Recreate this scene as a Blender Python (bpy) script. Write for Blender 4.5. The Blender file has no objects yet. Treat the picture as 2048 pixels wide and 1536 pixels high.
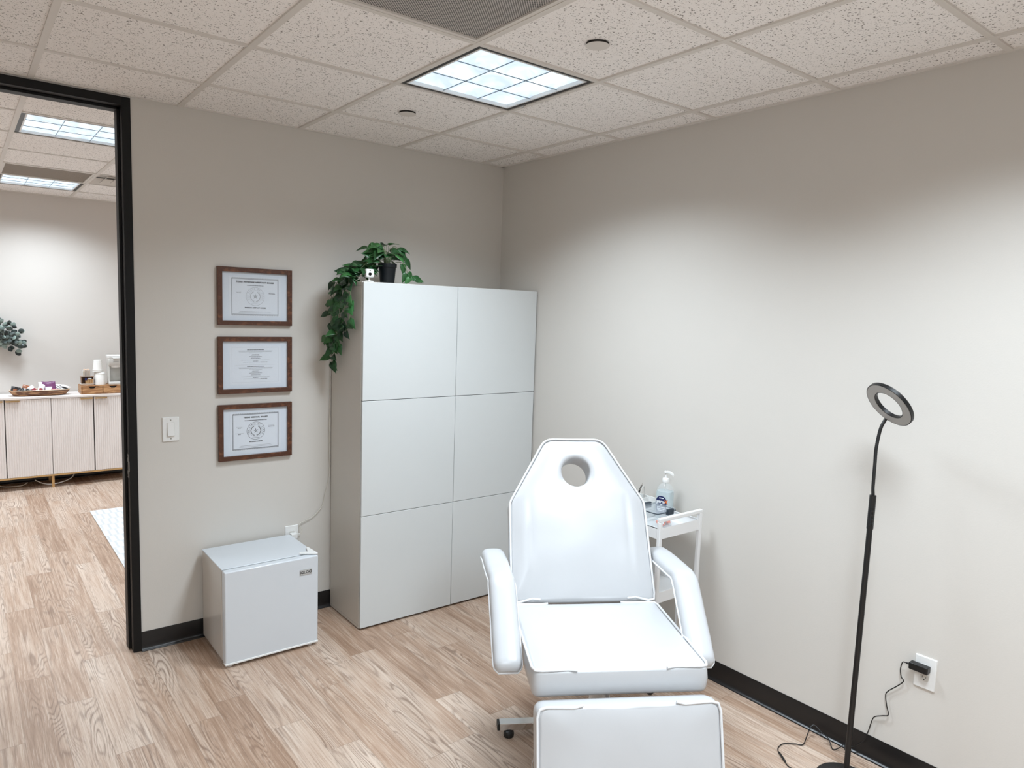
import bpy, bmesh, math, random
from mathutils import Vector, Matrix, noise
random.seed(7)
PI = math.pi
C = bpy.context.scene.collection
H = 2.749
T = 0.6096

# ---------------------------------------------------------------- materials
def lin(c):
    return tuple(((x/255)/12.92 if x/255 <= .04045 else ((x/255+.055)/1.055)**2.4) for x in c) + (1.0,)

class N:
    """small node-tree helper"""
    def __init__(s, name):
        s.m = bpy.data.materials.new(name); s.m.use_nodes = True
        s.t = s.m.node_tree; s.b = s.t.nodes['Principled BSDF']
    def n(s, typ, **kw):
        nd = s.t.nodes.new(typ)
        for k, v in kw.items(): setattr(nd, k, v)
        return nd
    def l(s, a, b): s.t.links.new(a, b)
    def math(s, op, a, b=None, c=None):
        nd = s.n('ShaderNodeMath', operation=op)
        for i, v in enumerate((a, b, c)):
            if v is None: continue
            if isinstance(v, (int, float)): nd.inputs[i].default_value = v
            else: s.l(v, nd.inputs[i])
        return nd.outputs[0]
    def noise(s, vec, scale, detail=2, rough=.5, dist=0):
        nd = s.n('ShaderNodeTexNoise'); nd.inputs['Scale'].default_value = scale
        nd.inputs['Detail'].default_value = detail; nd.inputs['Roughness'].default_value = rough
        nd.inputs['Distortion'].default_value = dist
        if vec is not None: s.l(vec, nd.inputs['Vector'])
        return nd.outputs['Fac']
    def coord(s, scale=(1, 1, 1)):
        tc = s.n('ShaderNodeTexCoord'); mp = s.n('ShaderNodeMapping')
        mp.inputs['Scale'].default_value = scale
        s.l(tc.outputs['Object'], mp.inputs['Vector']); return mp.outputs[0]
    def ramp(s, fac, stops):
        nd = s.n('ShaderNodeValToRGB'); e = nd.color_ramp.elements
        while len(e) < len(stops): e.new(.5)
        for el, (p, c) in zip(e, stops): el.position = p; el.color = c
        s.l(fac, nd.inputs[0]); return nd.outputs[0]
    def mix(s, fac, a, b, mode='MIX'):
        nd = s.n('ShaderNodeMix', data_type='RGBA', blend_type=mode)
        for i, v in ((0, fac), (6, a), (7, b)):
            if isinstance(v, (int, float, tuple)): nd.inputs[i].default_value = v
            else: s.l(v, nd.inputs[i])
        return nd.outputs[2]
    def bump(s, h, strength=.2, dist=.01):
        nd = s.n('ShaderNodeBump'); nd.inputs['Strength'].default_value = strength
        nd.inputs['Distance'].default_value = dist
        s.l(h, nd.inputs['Height']); s.l(nd.outputs[0], s.b.inputs['Normal'])
    def set(s, **kw):
        for k, v in kw.items():
            i = s.b.inputs[k.replace('_', ' ')]
            if isinstance(v, (int, float, tuple)): i.default_value = v
            else: s.l(v, i)
        return s

def simple(name, rgb, rough=.5, metal=0, var=.04, bump=0, bscale=60, **kw):
    """plain procedural surface: base colour with slight mottling"""
    s = N(name); co = s.coord()
    f = s.noise(co, 14, 3)
    c = lin(rgb)
    a = tuple(max(0, x*(1-var)) for x in c[:3])+(1,); b = tuple(min(1, x*(1+var)) for x in c[:3])+(1,)
    s.set(Base_Color=s.mix(f, a, b), Roughness=rough, Metallic=metal)
    if bump: s.bump(s.noise(co, bscale, 3), bump, .002)
    for k, v in kw.items(): s.b.inputs[k.replace('_', ' ')].default_value = v
    return s.m

def wood(name, light, dark, scale=(1, 1, 1), rough=.45, lines=55):
    s = N(name); co = s.coord(scale)
    n1 = s.noise(co, 1.6, 2, .5, .3)
    rings = s.math('SINE', s.math('MULTIPLY', n1, lines))
    fine = s.noise(s.coord(tuple(3*v for v in scale)), 14, 3, .6)
    f = s.math('ADD', s.math('MULTIPLY', rings, .28), fine)
    s.set(Base_Color=s.ramp(f, [(.25, lin(dark)), (.8, lin(light))]), Roughness=rough)
    s.bump(f, .08, .001)
    return s.m

M = {}
def wall_mat(name, rgb):
    s = N(name); co = s.coord()
    f = s.noise(co, 1.3, 3)
    a, b = lin(rgb), lin(tuple(v*1.015 for v in rgb))
    s.set(Base_Color=s.mix(f, a, b), Roughness=.62)
    s.bump(s.noise(co, 170, 4), .12, .002)
    return s.m
M['wall'] = wall_mat('painted_drywall', (203, 199, 193))
M['wall_far'] = wall_mat('painted_drywall_far', (204, 198, 192))

# acoustic ceiling tile
s = N('acoustic_tile'); co = s.coord()
v1 = s.n('ShaderNodeTexVoronoi'); v1.inputs['Scale'].default_value = 95; v1.inputs['Randomness'].default_value = 1
s.l(s.coord((1, 1, 0)), v1.inputs['Vector'])
sz = s.noise(s.coord((1, 1, 0)), 60, 1)
hole = s.math('LESS_THAN', v1.outputs['Distance'], s.math('SUBTRACT', s.math('MULTIPLY', sz, .68), .12))
v2 = s.n('ShaderNodeTexVoronoi'); v2.inputs['Scale'].default_value = 260
s.l(s.coord((1, .45, 0)), v2.inputs['Vector'])
sz2 = s.noise(s.coord((1, 1, 0)), 35, 2)
fis = s.math('LESS_THAN', v2.outputs['Distance'], s.math('SUBTRACT', s.math('MULTIPLY', sz2, .7), .13))
base = s.mix(s.noise(co, 2.2, 3), lin((240, 236, 233)), lin((245, 242, 240)))
c = s.mix(s.math('MULTIPLY', hole, .8), base, lin((92, 84, 76)))
c = s.mix(s.math('MULTIPLY', fis, .5), c, lin((104, 96, 88)))
s.set(Base_Color=c, Roughness=.95)
s.bump(s.math('ADD', s.math('MULTIPLY', hole, -1), s.noise(co, 120, 3)), .3, .003)
M['tile'] = s.m
M['grid'] = simple('painted_grid_metal', (214, 209, 203), .45, var=.03)
M['shadow_gap'] = simple('grid_gap', (70, 64, 58), .9)

# vinyl plank floor: planks run along y
s = N('vinyl_plank_floor')
tc = s.n('ShaderNodeTexCoord'); sp = s.n('ShaderNodeSeparateXYZ'); s.l(tc.outputs['Object'], sp.inputs[0])
X, Y = sp.outputs[0], sp.outputs[1]
PW, PL = .1385, .92
rx = s.math('DIVIDE', s.math('ADD', X, 2.76+PW*40), PW)
row = s.math('FLOOR', rx); fx = s.math('FRACT', rx)
wn = s.n('ShaderNodeTexWhiteNoise', noise_dimensions='1D'); s.l(row, wn.inputs['W'])
ry = s.math('ADD', s.math('DIVIDE', Y, PL), s.math('ADD', s.math('MULTIPLY', wn.outputs['Value'], 7.0), 30))
col = s.math('FLOOR', ry); fy = s.math('FRACT', ry)
cb = s.n('ShaderNodeCombineXYZ'); s.l(row, cb.inputs[0]); s.l(col, cb.inputs[1])
w2 = s.n('ShaderNodeTexWhiteNoise', noise_dimensions='3D'); s.l(cb.outputs[0], w2.inputs['Vector'])
rnd = w2.outputs['Value']
sepc = s.n('ShaderNodeSeparateColor'); s.l(w2.outputs['Color'], sepc.inputs[0]); rnd2 = sepc.outputs[1]; rnd3 = sepc.outputs[2]
def pv(sx, sy, k):
    c2 = s.n('ShaderNodeCombineXYZ')
    s.l(s.math('MULTIPLY', X, sx), c2.inputs[0]); s.l(s.math('MULTIPLY', Y, sy), c2.inputs[1])
    s.l(s.math('ADD', s.math('MULTIPLY', rnd, 60), k), c2.inputs[2]); return c2.outputs[0]
g1 = s.noise(pv(8.0, .95, 0), 1, 1.6, .5, .25)               # contour field: cathedral grain
cont = s.math('SINE', s.math('MULTIPLY', g1, s.math('ADD', 120, s.math('MULTIPLY', rnd2, 110))))
cont = s.math('POWER', s.math('MULTIPLY', s.math('ADD', cont, 1), .5), 3.2)
fine = s.noise(pv(190, 4.2, 9), 1, 4, .7, .15)
fine2 = s.noise(pv(60, 2.2, 21), 1, 3, .6, .1)
patch = s.noise(pv(10, 1.6, 33), 1, 2, .5)
cmask = s.math('MULTIPLY', s.math('SUBTRACT', patch, .42), 4.2); 
cm = s.n('ShaderNodeClamp'); s.l(cmask, cm.inputs[0]); cmask = cm.outputs[0]
tone = s.math('ADD', s.math('ADD', .07, s.math('MULTIPLY', rnd, .38)), s.math('MULTIPLY', fine2, .72))
tone = s.math('ADD', tone, s.math('MULTIPLY', s.math('SUBTRACT', patch, .5), .75))
cbase = s.ramp(tone, [(.15, lin((130, 100, 79))), (.5, lin((169, 141, 120))), (.95, lin((204, 185, 169)))])
line = s.math('MULTIPLY', s.math('MULTIPLY', cont, cmask), .62)
c1 = s.mix(line, cbase, lin((96, 68, 50)))
c1 = s.mix(s.math('MULTIPLY', s.math('GREATER_THAN', fine, .56), .34), c1, lin((118, 90, 70)))
c1 = s.mix(s.math('MULTIPLY', s.math('LESS_THAN', fine, .42), .26), c1, lin((222, 206, 190)))
seam = s.math('MAXIMUM', s.math('LESS_THAN', s.math('MINIMUM', fx, s.math('SUBTRACT', 1, fx)), .007),
              s.math('LESS_THAN', s.math('MINIMUM', fy, s.math('SUBTRACT', 1, fy)), .0013))
c1 = s.mix(s.math('MULTIPLY', seam, .42), c1, lin((98, 78, 62)))
s.set(Base_Color=c1, Roughness=s.math('ADD', .38, s.math('MULTIPLY', fine, .14)))
s.bump(s.math('SUBTRACT', s.math('MULTIPLY', fine, .3), s.math('ADD', s.math('MULTIPLY', line, .4), seam)), .12, .001)
M['floor'] = s.m

M['base'] = simple('black_vinyl_base', (20, 19, 20), .32, var=.1)
M['alu'] = simple('dark_bronze_aluminium', (9, 9, 10), .5, metal=0, var=.08, Specular_IOR_Level=.3)
M['steel'] = simple('brushed_steel', (150, 148, 145), .35, metal=1)
M['chrome'] = simple('chrome', (215, 215, 215), .12, metal=1)
M['vinyl'] = simple('white_vinyl', (184, 185, 187), .33, var=.01, bump=.12, bscale=25)
M['piping'] = simple('white_piping', (216, 217, 219), .35, var=.01)
M['white_metal'] = simple('white_powder_coat', (226, 226, 226), .3, var=.015)
M['cab_door'] = simple('glossy_white_laminate', (205, 208, 208), .2, var=.008)
M['cab_side'] = simple('white_laminate', (205, 201, 194), .42, var=.015)
M['gap'] = simple('dark_gap', (38, 36, 34), .9)
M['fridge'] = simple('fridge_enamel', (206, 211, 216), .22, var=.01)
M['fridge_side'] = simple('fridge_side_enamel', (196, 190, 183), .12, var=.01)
M['gasket'] = simple('grey_gasket', (170, 170, 168), .6)
M['plastic'] = simple('white_plastic', (228, 228, 226), .35, var=.01)
M['plastic_grey'] = simple('pale_grey_plastic', (205, 203, 198), .35, var=.01)
M['black'] = simple('black_plastic', (16, 17, 18), .38, var=.1)
M['black_metal'] = simple('black_painted_metal', (17, 17, 18), .4, var=.12, bump=.1, bscale=200)
M['lamp_diff'] = simple('unlit_grey_diffuser', (168, 168, 166), .35, var=.02)
M['frame_wood'] = wood('walnut_frame_wood', (126, 80, 54), (74, 42, 27), (20, 20, 26), .4, 9)
M['paper'] = simple('certificate_paper', (214, 220, 228), .7, var=.01)
M['mat_board'] = simple('white_mat_board', (208, 216, 226), .75, var=.01)
M['ink'] = simple('black_ink', (34, 36, 40), .6)
M['ink_grey'] = simple('grey_ink', (120, 124, 130), .6)
M['ink_pale'] = simple('pale_grey_ink', (165, 170, 176), .6)
M['screw'] = simple('slot_screw', (150, 148, 142), .4, metal=.6)
M['pot'] = simple('dark_teal_pot', (9, 15, 20), .4, var=.1, Specular_IOR_Level=.35)
M['soil'] = simple('soil', (40, 30, 24), .95, var=.3)
M['stem'] = simple('pale_green_stem', (112, 132, 92), .5, var=.1)
M['cloth_white'] = simple('white_cord', (205, 200, 190), .5)
M['bamboo'] = wood('bamboo', (196, 150, 104), (150, 104, 66), (4, 4, 22), .45, 20)
M['tray_wood'] = wood('carved_tray_wood', (176, 132, 92), (92, 56, 36), (5, 5, 24), .55, 24)
M['brass'] = simple('brushed_gold', (196, 160, 112), .35, metal=.6)
M['paper_cup'] = simple('white_paper_cup', (238, 236, 232), .6, var=.01)
M['stir'] = simple('birch_stirrers', (206, 172, 126), .6, var=.2)
M['kraft'] = simple('brown_sugar_packets', (160, 118, 76), .7, var=.3)
M['sideboard'] = simple('warm_white_lacquer', (228, 220, 216), .42, var=.01)
M['navy'] = simple('navy_label', (24, 34, 84), .4)
M['label_white'] = simple('label_white', (236, 238, 240), .5)
M['label_orange'] = simple('label_orange', (214, 110, 50), .5)
M['orange'] = simple('orange_plastic', (226, 104, 62), .4, var=.15)
M['navy_plastic'] = simple('slate_blue_plastic', (34, 46, 58), .35)
M['dark_gloss'] = simple('lens_glass', (8, 8, 10), .06)

def leaf_mat(name, a, b, vein=None):
    s = N(name); oi = s.noise(s.coord(), 16, 2)
    at = s.n('ShaderNodeAttribute', attribute_name='tint')
    f = s.math('ADD', s.math('MULTIPLY', oi, .4), s.math('MULTIPLY', at.outputs['Fac'], .75))
    s.set(Base_Color=s.ramp(f, [(.15, lin(a)), (.95, lin(b))]), Roughness=.38)
    s.bump(s.noise(s.coord(), 60, 2), .15, .002)
    return s.m
M['leaf'] = leaf_mat('pothos_leaf', (12, 44, 26), (62, 118, 62))
M['euca'] = leaf_mat('eucalyptus_leaf', (26, 34, 34), (150, 166, 158))

def glass(name, tint=(235, 242, 245), alpha=.22, rough=.06):
    s = N(name)
    s.set(Base_Color=s.mix(s.noise(s.coord(), 4, 1), lin(tint), lin(tuple(v*.985 for v in tint))), Roughness=rough, Alpha=alpha)
    return s.m
M['clear'] = glass('clear_plastic', alpha=.16)
M['lid'] = glass('smoky_clear_lid', (176, 184, 190), .2)
M['gel'] = glass('clear_gel', (196, 214, 218), .5)
M['pane'] = glass('frame_glass', (240, 245, 250), .05, .03)

# lit fixture reflector
def lit(name, strength):
    s = N(name); co = s.coord()
    f = s.noise(s.coord((1, 1, 0)), 7.5, 3, .6)
    colr = s.ramp(f, [(.42, lin((158, 182, 202))), (.56, lin((196, 218, 232))), (.68, lin((246, 252, 255)))])
    s.set(Base_Color=lin((225, 230, 235)), Roughness=.5, Emission_Color=colr, Emission_Strength=strength)
    return s.m
M['lit'] = lit('lit_reflector', 1.0)
M['louver'] = simple('aluminium_louver', (122, 136, 146), .4, metal=.2)

# perforated panel: real holes are a regular dot pattern
def perf(name, metalc, holec, sc):
    s = N(name)
    tc = s.n('ShaderNodeTexCoord'); sp = s.n('ShaderNodeSeparateXYZ'); s.l(tc.outputs['Object'], sp.inputs[0])
    a = s.math('MULTIPLY', s.math('ADD', sp.outputs[0], sp.outputs[1]), sc); b = s.math('MULTIPLY', s.math('SUBTRACT', sp.outputs[0], sp.outputs[1]), sc)
    da = s.math('ABSOLUTE', s.math('SUBTRACT', s.math('FRACT', s.math('ADD', a, 100)), .5)); db = s.math('ABSOLUTE', s.math('SUBTRACT', s.math('FRACT', s.math('ADD', b, 100)), .5))
    r = s.math('ADD', s.math('POWER', da, 2), s.math('POWER', db, 2))
    hole = s.math('LESS_THAN', r, .14)
    s.set(Base_Color=s.mix(hole, lin(metalc), lin(holec)), Roughness=.6)
    s.bump(s.math('MULTIPLY', hole, -1), .4, .002)
    return s.m
M['perf'] = perf('perforated_metal', (192, 187, 182), (24, 21, 20), 95)
M['perf_far'] = perf('perforated_metal_far', (150, 136, 120), (90, 80, 70), 105)

# rug
s = N('woven_rug'); br = s.n('ShaderNodeTexBrick'); s.l(s.coord((1, 1, 1)), br.inputs['Vector'])
br.offset = .5; br.inputs['Scale'].default_value = 1; br.inputs['Brick Width'].default_value = .05; br.inputs['Row Height'].default_value = .16
br.inputs['Mortar Size'].default_value = .012; br.inputs['Mortar Smooth'].default_value = .6
br.inputs['Color1'].default_value = lin((222, 222, 221)); br.inputs['Color2'].default_value = lin((212, 213, 214)); br.inputs['Mortar'].default_value = lin((182, 183, 184))
s.set(Base_Color=s.mix(s.math('MULTIPLY', s.noise(s.coord(), 5, 3), .6), br.outputs['Color'], lin((220, 220, 219))), Roughness=.95)
s.bump(s.noise(s.coord(), 300, 2), .5, .004)
M['rug'] = s.m

# ---------------------------------------------------------------- mesh helpers
def new(): return bmesh.new()
def box(bm, a, b, mi=0, mat=None):
    (x0, y0, z0), (x1, y1, z1) = a, b
    vs = [bm.verts.new(Vector(p) if mat is None else mat @ Vector(p)) for p in
          [(x0, y0, z0), (x1, y0, z0), (x1, y1, z0), (x0, y1, z0), (x0, y0, z1), (x1, y0, z1), (x1, y1, z1), (x0, y1, z1)]]
    for f in [(0, 3, 2, 1), (4, 5, 6, 7), (0, 1, 5, 4), (1, 2, 6, 5), (2, 3, 7, 6), (3, 0, 4, 7)]:
        fc = bm.faces.new([vs[i] for i in f]); fc.material_index = mi
def loops(bm, rings, mi=0, closed=True, cap0=True, cap1=True):
    """skin a list of rings (lists of points)"""
    vr = [[bm.verts.new(p) for p in r] for r in rings]
    n = len(vr[0])
    for a, b in zip(vr, vr[1:]):
        for i in range(n if closed else n-1):
            j = (i+1) % n
            f = bm.faces.new((a[i], a[j], b[j], b[i])); f.material_index = mi
    if closed and cap0: bm.faces.new(list(reversed(vr[0]))).material_index = mi
    if closed and cap1: bm.faces.new(vr[-1]).material_index = mi
    return vr
def lathe(bm, prof, o=(0, 0, 0), n=28, mi=0, axis=None, cap0=True, cap1=True):
    o = Vector(o); q = Vector((0, 0, 1)).rotation_difference(Vector(axis)) if axis is not None else None
    rings = []
    for r, z in prof:
        ring = []
        for i in range(n):
            v = Vector((r*math.cos(2*PI*i/n), r*math.sin(2*PI*i/n), z))
            if q: v = q @ v
            ring.append(o+v)
        rings.append(ring)
    return loops(bm, rings, mi, cap0=cap0, cap1=cap1)
def frame_at(path, i):
    a = path[max(i-1, 0)]; b = path[min(i+1, len(path)-1)]
    t = (b-a).normalized()
    return t
def tube(bm, path, r, n=8, mi=0, closed=False):
    path = [Vector(p) for p in path]
    if closed:
        P = path; m = len(P)
    rings = []; up = None; m = len(path)
    for i in range(m):
        t = ((path[(i+1) % m]-path[i-1]) if closed else (path[min(i+1, m-1)]-path[max(i-1, 0)])).normalized()
        if up is None:
            up = Vector((0, 0, 1)) if abs(t.z) < .9 else Vector((1, 0, 0))
        up = (up - t*up.dot(t))
        if up.length < 1e-5: up = t.orthogonal()
        up.normalize(); s_ = t.cross(up)
        rr = r[i] if isinstance(r, (list, tuple)) else r
        rings.append([path[i]+(up*math.cos(2*PI*k/n)+s_*math.sin(2*PI*k/n))*rr for k in range(n)])
    if closed:
        vr = [[bm.verts.new(p) for p in rg] for rg in rings]
        for a in range(m):
            A, B = vr[a], vr[(a+1) % m]
            for k in range(n): bm.faces.new((A[k], A[(k+1) % n], B[(k+1) % n], B[k])).material_index = mi
    else: loops(bm, rings, mi)
def smooth_path(pts, k=6):
    """Catmull-Rom"""
    P = [Vector(p) for p in pts]; P = [P[0]*2-P[1]]+P+[P[-1]*2-P[-2]]; out = []
    for i in range(1, len(P)-2):
        for j in range(k):
            t = j/k
            out.append(.5*((2*P[i])+(P[i+1]-P[i-1])*t+(2*P[i-1]-5*P[i]+4*P[i+1]-P[i+2])*t*t+(3*P[i]-P[i-1]-3*P[i+1]+P[i+2])*t**3))
    out.append(P[-2]); return out
def rounded(poly, rad, seg=6):
    """2D polygon with rounded corners; rad per corner"""
    out = []; n = len(poly)
    for i in range(n):
        p = Vector(poly[i]); a = (Vector(poly[i-1])-p); b = (Vector(poly[(i+1) % n])-p)
        r = rad[i] if isinstance(rad, (list, tuple)) else rad
        if r <= 0: out.append(p); continue
        ang = a.angle(b)/2; d = min(r/math.tan(ang), a.length*.49, b.length*.49); r = d*math.tan(ang)
        p0 = p+a.normalized()*d; p1 = p+b.normalized()*d
        for k in range(seg+1):
            t = k/seg
            out.append(p0*(1-t)**2+p*2*t*(1-t)+p1*t*t)
    return out
def resample(pts, step, closed=True):
    P = pts+[pts[0]] if closed else pts; out = []
    for a, b in zip(P, P[1:]):
        d = (b-a).length; k = max(1, int(round(d/step)))
        for j in range(k): out.append(a.lerp(b, j/k))
    if not closed: out.append(P[-1])
    return out
def obj(name, bm, mats, parent=None, loc=None, bevel=0, seg=2, smooth=True, ang=35, tints=None):
    me = bpy.data.meshes.new(name)
    bmesh.ops.recalc_face_normals(bm, faces=bm.faces[:])
    bm.to_mesh(me); bm.free()
    if not isinstance(mats, (list, tuple)): mats = [mats]
    for m in mats: me.materials.append(m)
    if smooth:
        me.polygons.foreach_set('use_smooth', [True]*len(me.polygons)); me.set_sharp_from_angle(angle=math.radians(ang))
    if tints:
        at = me.attributes.new('tint', 'FLOAT', 'FACE'); at.data.foreach_set('value', tints)
    o = bpy.data.objects.new(name, me); C.objects.link(o)
    if parent: o.parent = parent
    if loc: o.location = loc
    if bevel:
        b = o.modifiers.new('bevel', 'BEVEL'); b.width = bevel; b.segments = seg; b.limit_method = 'ANGLE'; b.angle_limit = math.radians(40)
    return o
def boxo(name, a, b, m, parent=None, bevel=.002, **kw):
    bm = new(); box(bm, a, b); return obj(name, bm, m, parent, bevel=bevel, **kw)
def thing(name, label, cat, loc=(0, 0, 0), rotz=0, group=None):
    o = bpy.data.objects.new(name, None); C.objects.link(o); o.empty_display_size = .1
    o.location = loc; o.rotation_euler = (0, 0, rotz); o['label'] = label; o['category'] = cat
    if group: o['group'] = group
    return o
def tag(o, label, cat, group=None, kind=None):
    o['label'] = label; o['category'] = cat
    if group: o['group'] = group
    if kind: o['kind'] = kind
    return o
def struct(o): o['kind'] = 'structure'; return o
def copy_tree(root, loc, label, rotz=None, group=None):
    r = root.copy(); C.objects.link(r); r.location = loc; r['label'] = label
    if rotz is not None: r.rotation_euler = (0, 0, rotz)
    if group: r['group'] = group
    for ch in list(root.children):
        c_ = ch.copy(); C.objects.link(c_); c_.parent = r
        for g in ch.children:
            d_ = g.copy(); C.objects.link(d_); d_.parent = c_
    return r
_tc = {}
def text_polys(txt, size, bold=0.0, spacing=1.0):
    """glyph outlines as a flat mesh (list of verts 2D, faces), centred"""
    cu = bpy.data.curves.new('lettering', 'FONT'); cu.body = txt; cu.size = size; cu.align_x = 'CENTER'; cu.align_y = 'CENTER'
    cu.offset = bold; cu.space_character = spacing; cu.resolution_u = 3
    ob = bpy.data.objects.new('lettering', cu); C.objects.link(ob)
    dg = bpy.context.evaluated_depsgraph_get(); me = bpy.data.meshes.new_from_object(ob.evaluated_get(dg))
    vs = [v.co.copy() for v in me.vertices]; fs = [list(p.vertices) for p in me.polygons]
    bpy.data.objects.remove(ob); bpy.data.curves.remove(cu); bpy.data.meshes.remove(me)
    return vs, fs
def add_text(bm, txt, size, mat, mi=0, bold=0.0, spacing=1.0):
    vs, fs = text_polys(txt, size, bold, spacing)
    bv = [bm.verts.new(mat @ v) for v in vs]
    for f in fs:
        try: bm.faces.new([bv[i] for i in f]).material_index = mi
        except ValueError: pass

# ---------------------------------------------------------------- camera
cam = bpy.data.cameras.new('camera'); co_ = bpy.data.objects.new('camera', cam); C.objects.link(co_)
yaw, pitch, roll = .66566, -.10206, .03296
d = Vector((math.sin(yaw)*math.cos(pitch), math.cos(yaw)*math.cos(pitch), math.sin(pitch)))
r = d.cross(Vector((0, 0, 1))).normalized(); u = r.cross(d)
r2 = r*math.cos(roll)+u*math.sin(roll); u2 = -r*math.sin(roll)+u*math.cos(roll)
m = Matrix((r2, u2, -d)).transposed().to_4x4(); m.translation = Vector((-2.91761, -3.88367, 1.79778))
co_.matrix_world = m
cam.sensor_width = 36; cam.lens = 1418.7/2048*36; cam.clip_start = .02
bpy.context.scene.camera = co_

# ---------------------------------------------------------------- room shell
XL, YF = -3.95, -5.15           # near room left wall, wall behind the camera
JX = -2.267                     # right jamb of the doorway
DX0 = -3.19                     # left jamb
WT = .125                       # wall thickness
FX0, FX1, FY = -5.2, 1.4, 4.29  # far room extents
bm = new(); box(bm, (FX0-.1, YF-.1, -.08), (FX1+.1, FY+.1, 0)); struct(obj('floor', bm, M['floor'], smooth=False))
# ceilings: tiles per grid cell, slightly above the tee faces
bm = new()
def ceiling_tiles(bm, x0, x1, y0, y1, skip=()):
    """x/y are sorted lists of grid lines incl. walls"""
    xs, ys = x0, y0
    for i in range(len(xs)-1):
        for j in range(len(ys)-1):
            if (i, j) in skip: continue
            dz = random.uniform(-.0012, .0012)
            box(bm, (xs[i]+.009, ys[j]+.009, H+.005+dz), (xs[i+1]-.009, ys[j+1]-.009, H+.02))
xs = sorted([0-.0]+[-.18229-i*T for i in range(7)]+[XL]); xs = [v for v in xs if v >= XL-1e-6]
ys = sorted([0.0]+[-.47009-j*T for j in range(8)]+[YF])
def cell(xs, ys, x, y):
    return (max(i for i in range(len(xs)) if xs[i] <= x), max(j for j in range(len(ys)) if ys[j] <= y))
gx = lambda i: -.18229-i*T
gy = lambda j: -.47009-j*T
near_fix = [(gx(1.5), gy(1.5)), (gx(1.5), gy(4.5)), (gx(4.5), gy(6.5))]
vent_c = (gx(2.5), gy(2.5))
skip = [cell(xs, ys, *p) for p in near_fix+[vent_c]]
ceiling_tiles(bm, xs, None, ys, None, skip)
fxs = sorted([FX0]+[gx(i) for i in range(-2, 9) if FX0 < gx(i) < FX1]+[FX1])
fys = sorted([WT]+[.73+j*T for j in range(6)]+[FY])
fgx = gx
far_fix = [(gx(3.5), .73+.5*T), (gx(3.5), .73+4.5*T), (gx(6.5), .73+.5*T), (gx(6.5), .73+4.5*T), (gx(-.5), .73+.5*T), (gx(-.5), .73+4.5*T)]
far_vents = [(gx(3.5), .73+3.5*T), (gx(2.5), .73+3.5*T)]
skip = [cell(fxs, fys, *p) for p in far_fix+far_vents]
ceiling_tiles(bm, fxs, None, fys, None, skip)
box(bm, (FX0-.1, YF-.1, H+.14), (FX1+.1, FY+.1, H+.2))
struct(obj('ceiling', bm, M['tile'], smooth=False))
def tees(name, xs, ys, xa, xb, ya, yb):
    bm = new()
    for x in xs: box(bm, (x-.012, ya, H-.002), (x+.012, yb, H+.012))
    for y in ys: box(bm, (xa, y-.011, H-.0012), (xb, y+.011, H+.012))
    # wall angle moulding
    for a, b in (((xa, ya), (xb, ya+.02)), ((xa, yb-.02), (xb, yb)), ((xa, ya), (xa+.02, yb)), ((xb-.02, ya), (xb, yb))):
        box(bm, (a[0], a[1], H-.0005), (b[0], b[1], H+.012))
    struct(obj(name, bm, M['grid'], smooth=False))
tees('trim_1', xs[1:-1], ys[1:-1], XL, 0, YF, 0)
tees('trim_2', fxs[1:-1], fys[1:-1], FX0, FX1, WT, FY)

def wall(name, boxes, m=M['wall']):
    bm = new()
    for a, b in boxes: box(bm, a, b)
    return struct(obj(name, bm, m, smooth=False))
ZT = H+.13
DHT = 2.705   # doorway clear height
wall('wall_right', [((0, YF-.1, 0), (.1, 0, ZT))])
wall('wall_back', [((-2.2285, 0, 0), (FX1, WT, ZT)), ((XL-.1, 0, 0), (DX0-.0385, WT, ZT)), ((DX0-.0385, 0, H-.006), (-2.2285, WT, ZT))])
wall('wall_left', [((XL-.1, YF-.1, 0), (XL, 0, ZT))])
wall('wall_front', [((XL-.1, YF-.1, 0), (.1, YF, ZT))])
wall('wall_far', [((FX0-.1, FY, 0), (FX1+.1, FY+.1, ZT))], M['wall_far'])
wall('wall_far_left', [((FX0-.1, WT, 0), (FX0, FY, ZT)), ((FX0-.1, 0, 0), (XL-.1, WT, ZT))], M['wall_far'])
wall('wall_far_right', [((FX1, 0, 0), (FX1+.1, FY, ZT))], M['wall_far'])

# cove base: tall face, curved toe
def baseboard(name, p0, p1, nrm):
    p0, p1, nrm = Vector((*p0, 0)), Vector((*p1, 0)), Vector((*nrm, 0))
    prof = [(0.0005, .0), (.0155, .0), (.0155, .003), (.013, .0055), (.009, .008), (.0055, .012), (.0035, .019), (.003, .03), (.003, .099), (.0022, .1015), (.0005, .1015)]
    bm = new(); loops(bm, [[p+nrm*a+Vector((0, 0, b)) for a, b in prof] for p in (p0, p1)])
    return struct(obj(name, bm, M['base'], ang=50))
baseboard('baseboard_right', (0, YF), (0, 0), (-1, 0))
baseboard('baseboard_back', (-2.2285, 0), (0, 0), (0, -1))
baseboard('baseboard_left', (XL, YF), (XL, 0), (1, 0))
baseboard('baseboard_front', (XL, YF), (0, YF), (0, 1))
baseboard('baseboard_far', (FX0, FY), (FX1, FY), (0, -1))
baseboard('baseboard_far_side', (-2.2285, WT), (FX1, WT), (0, 1))

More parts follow.
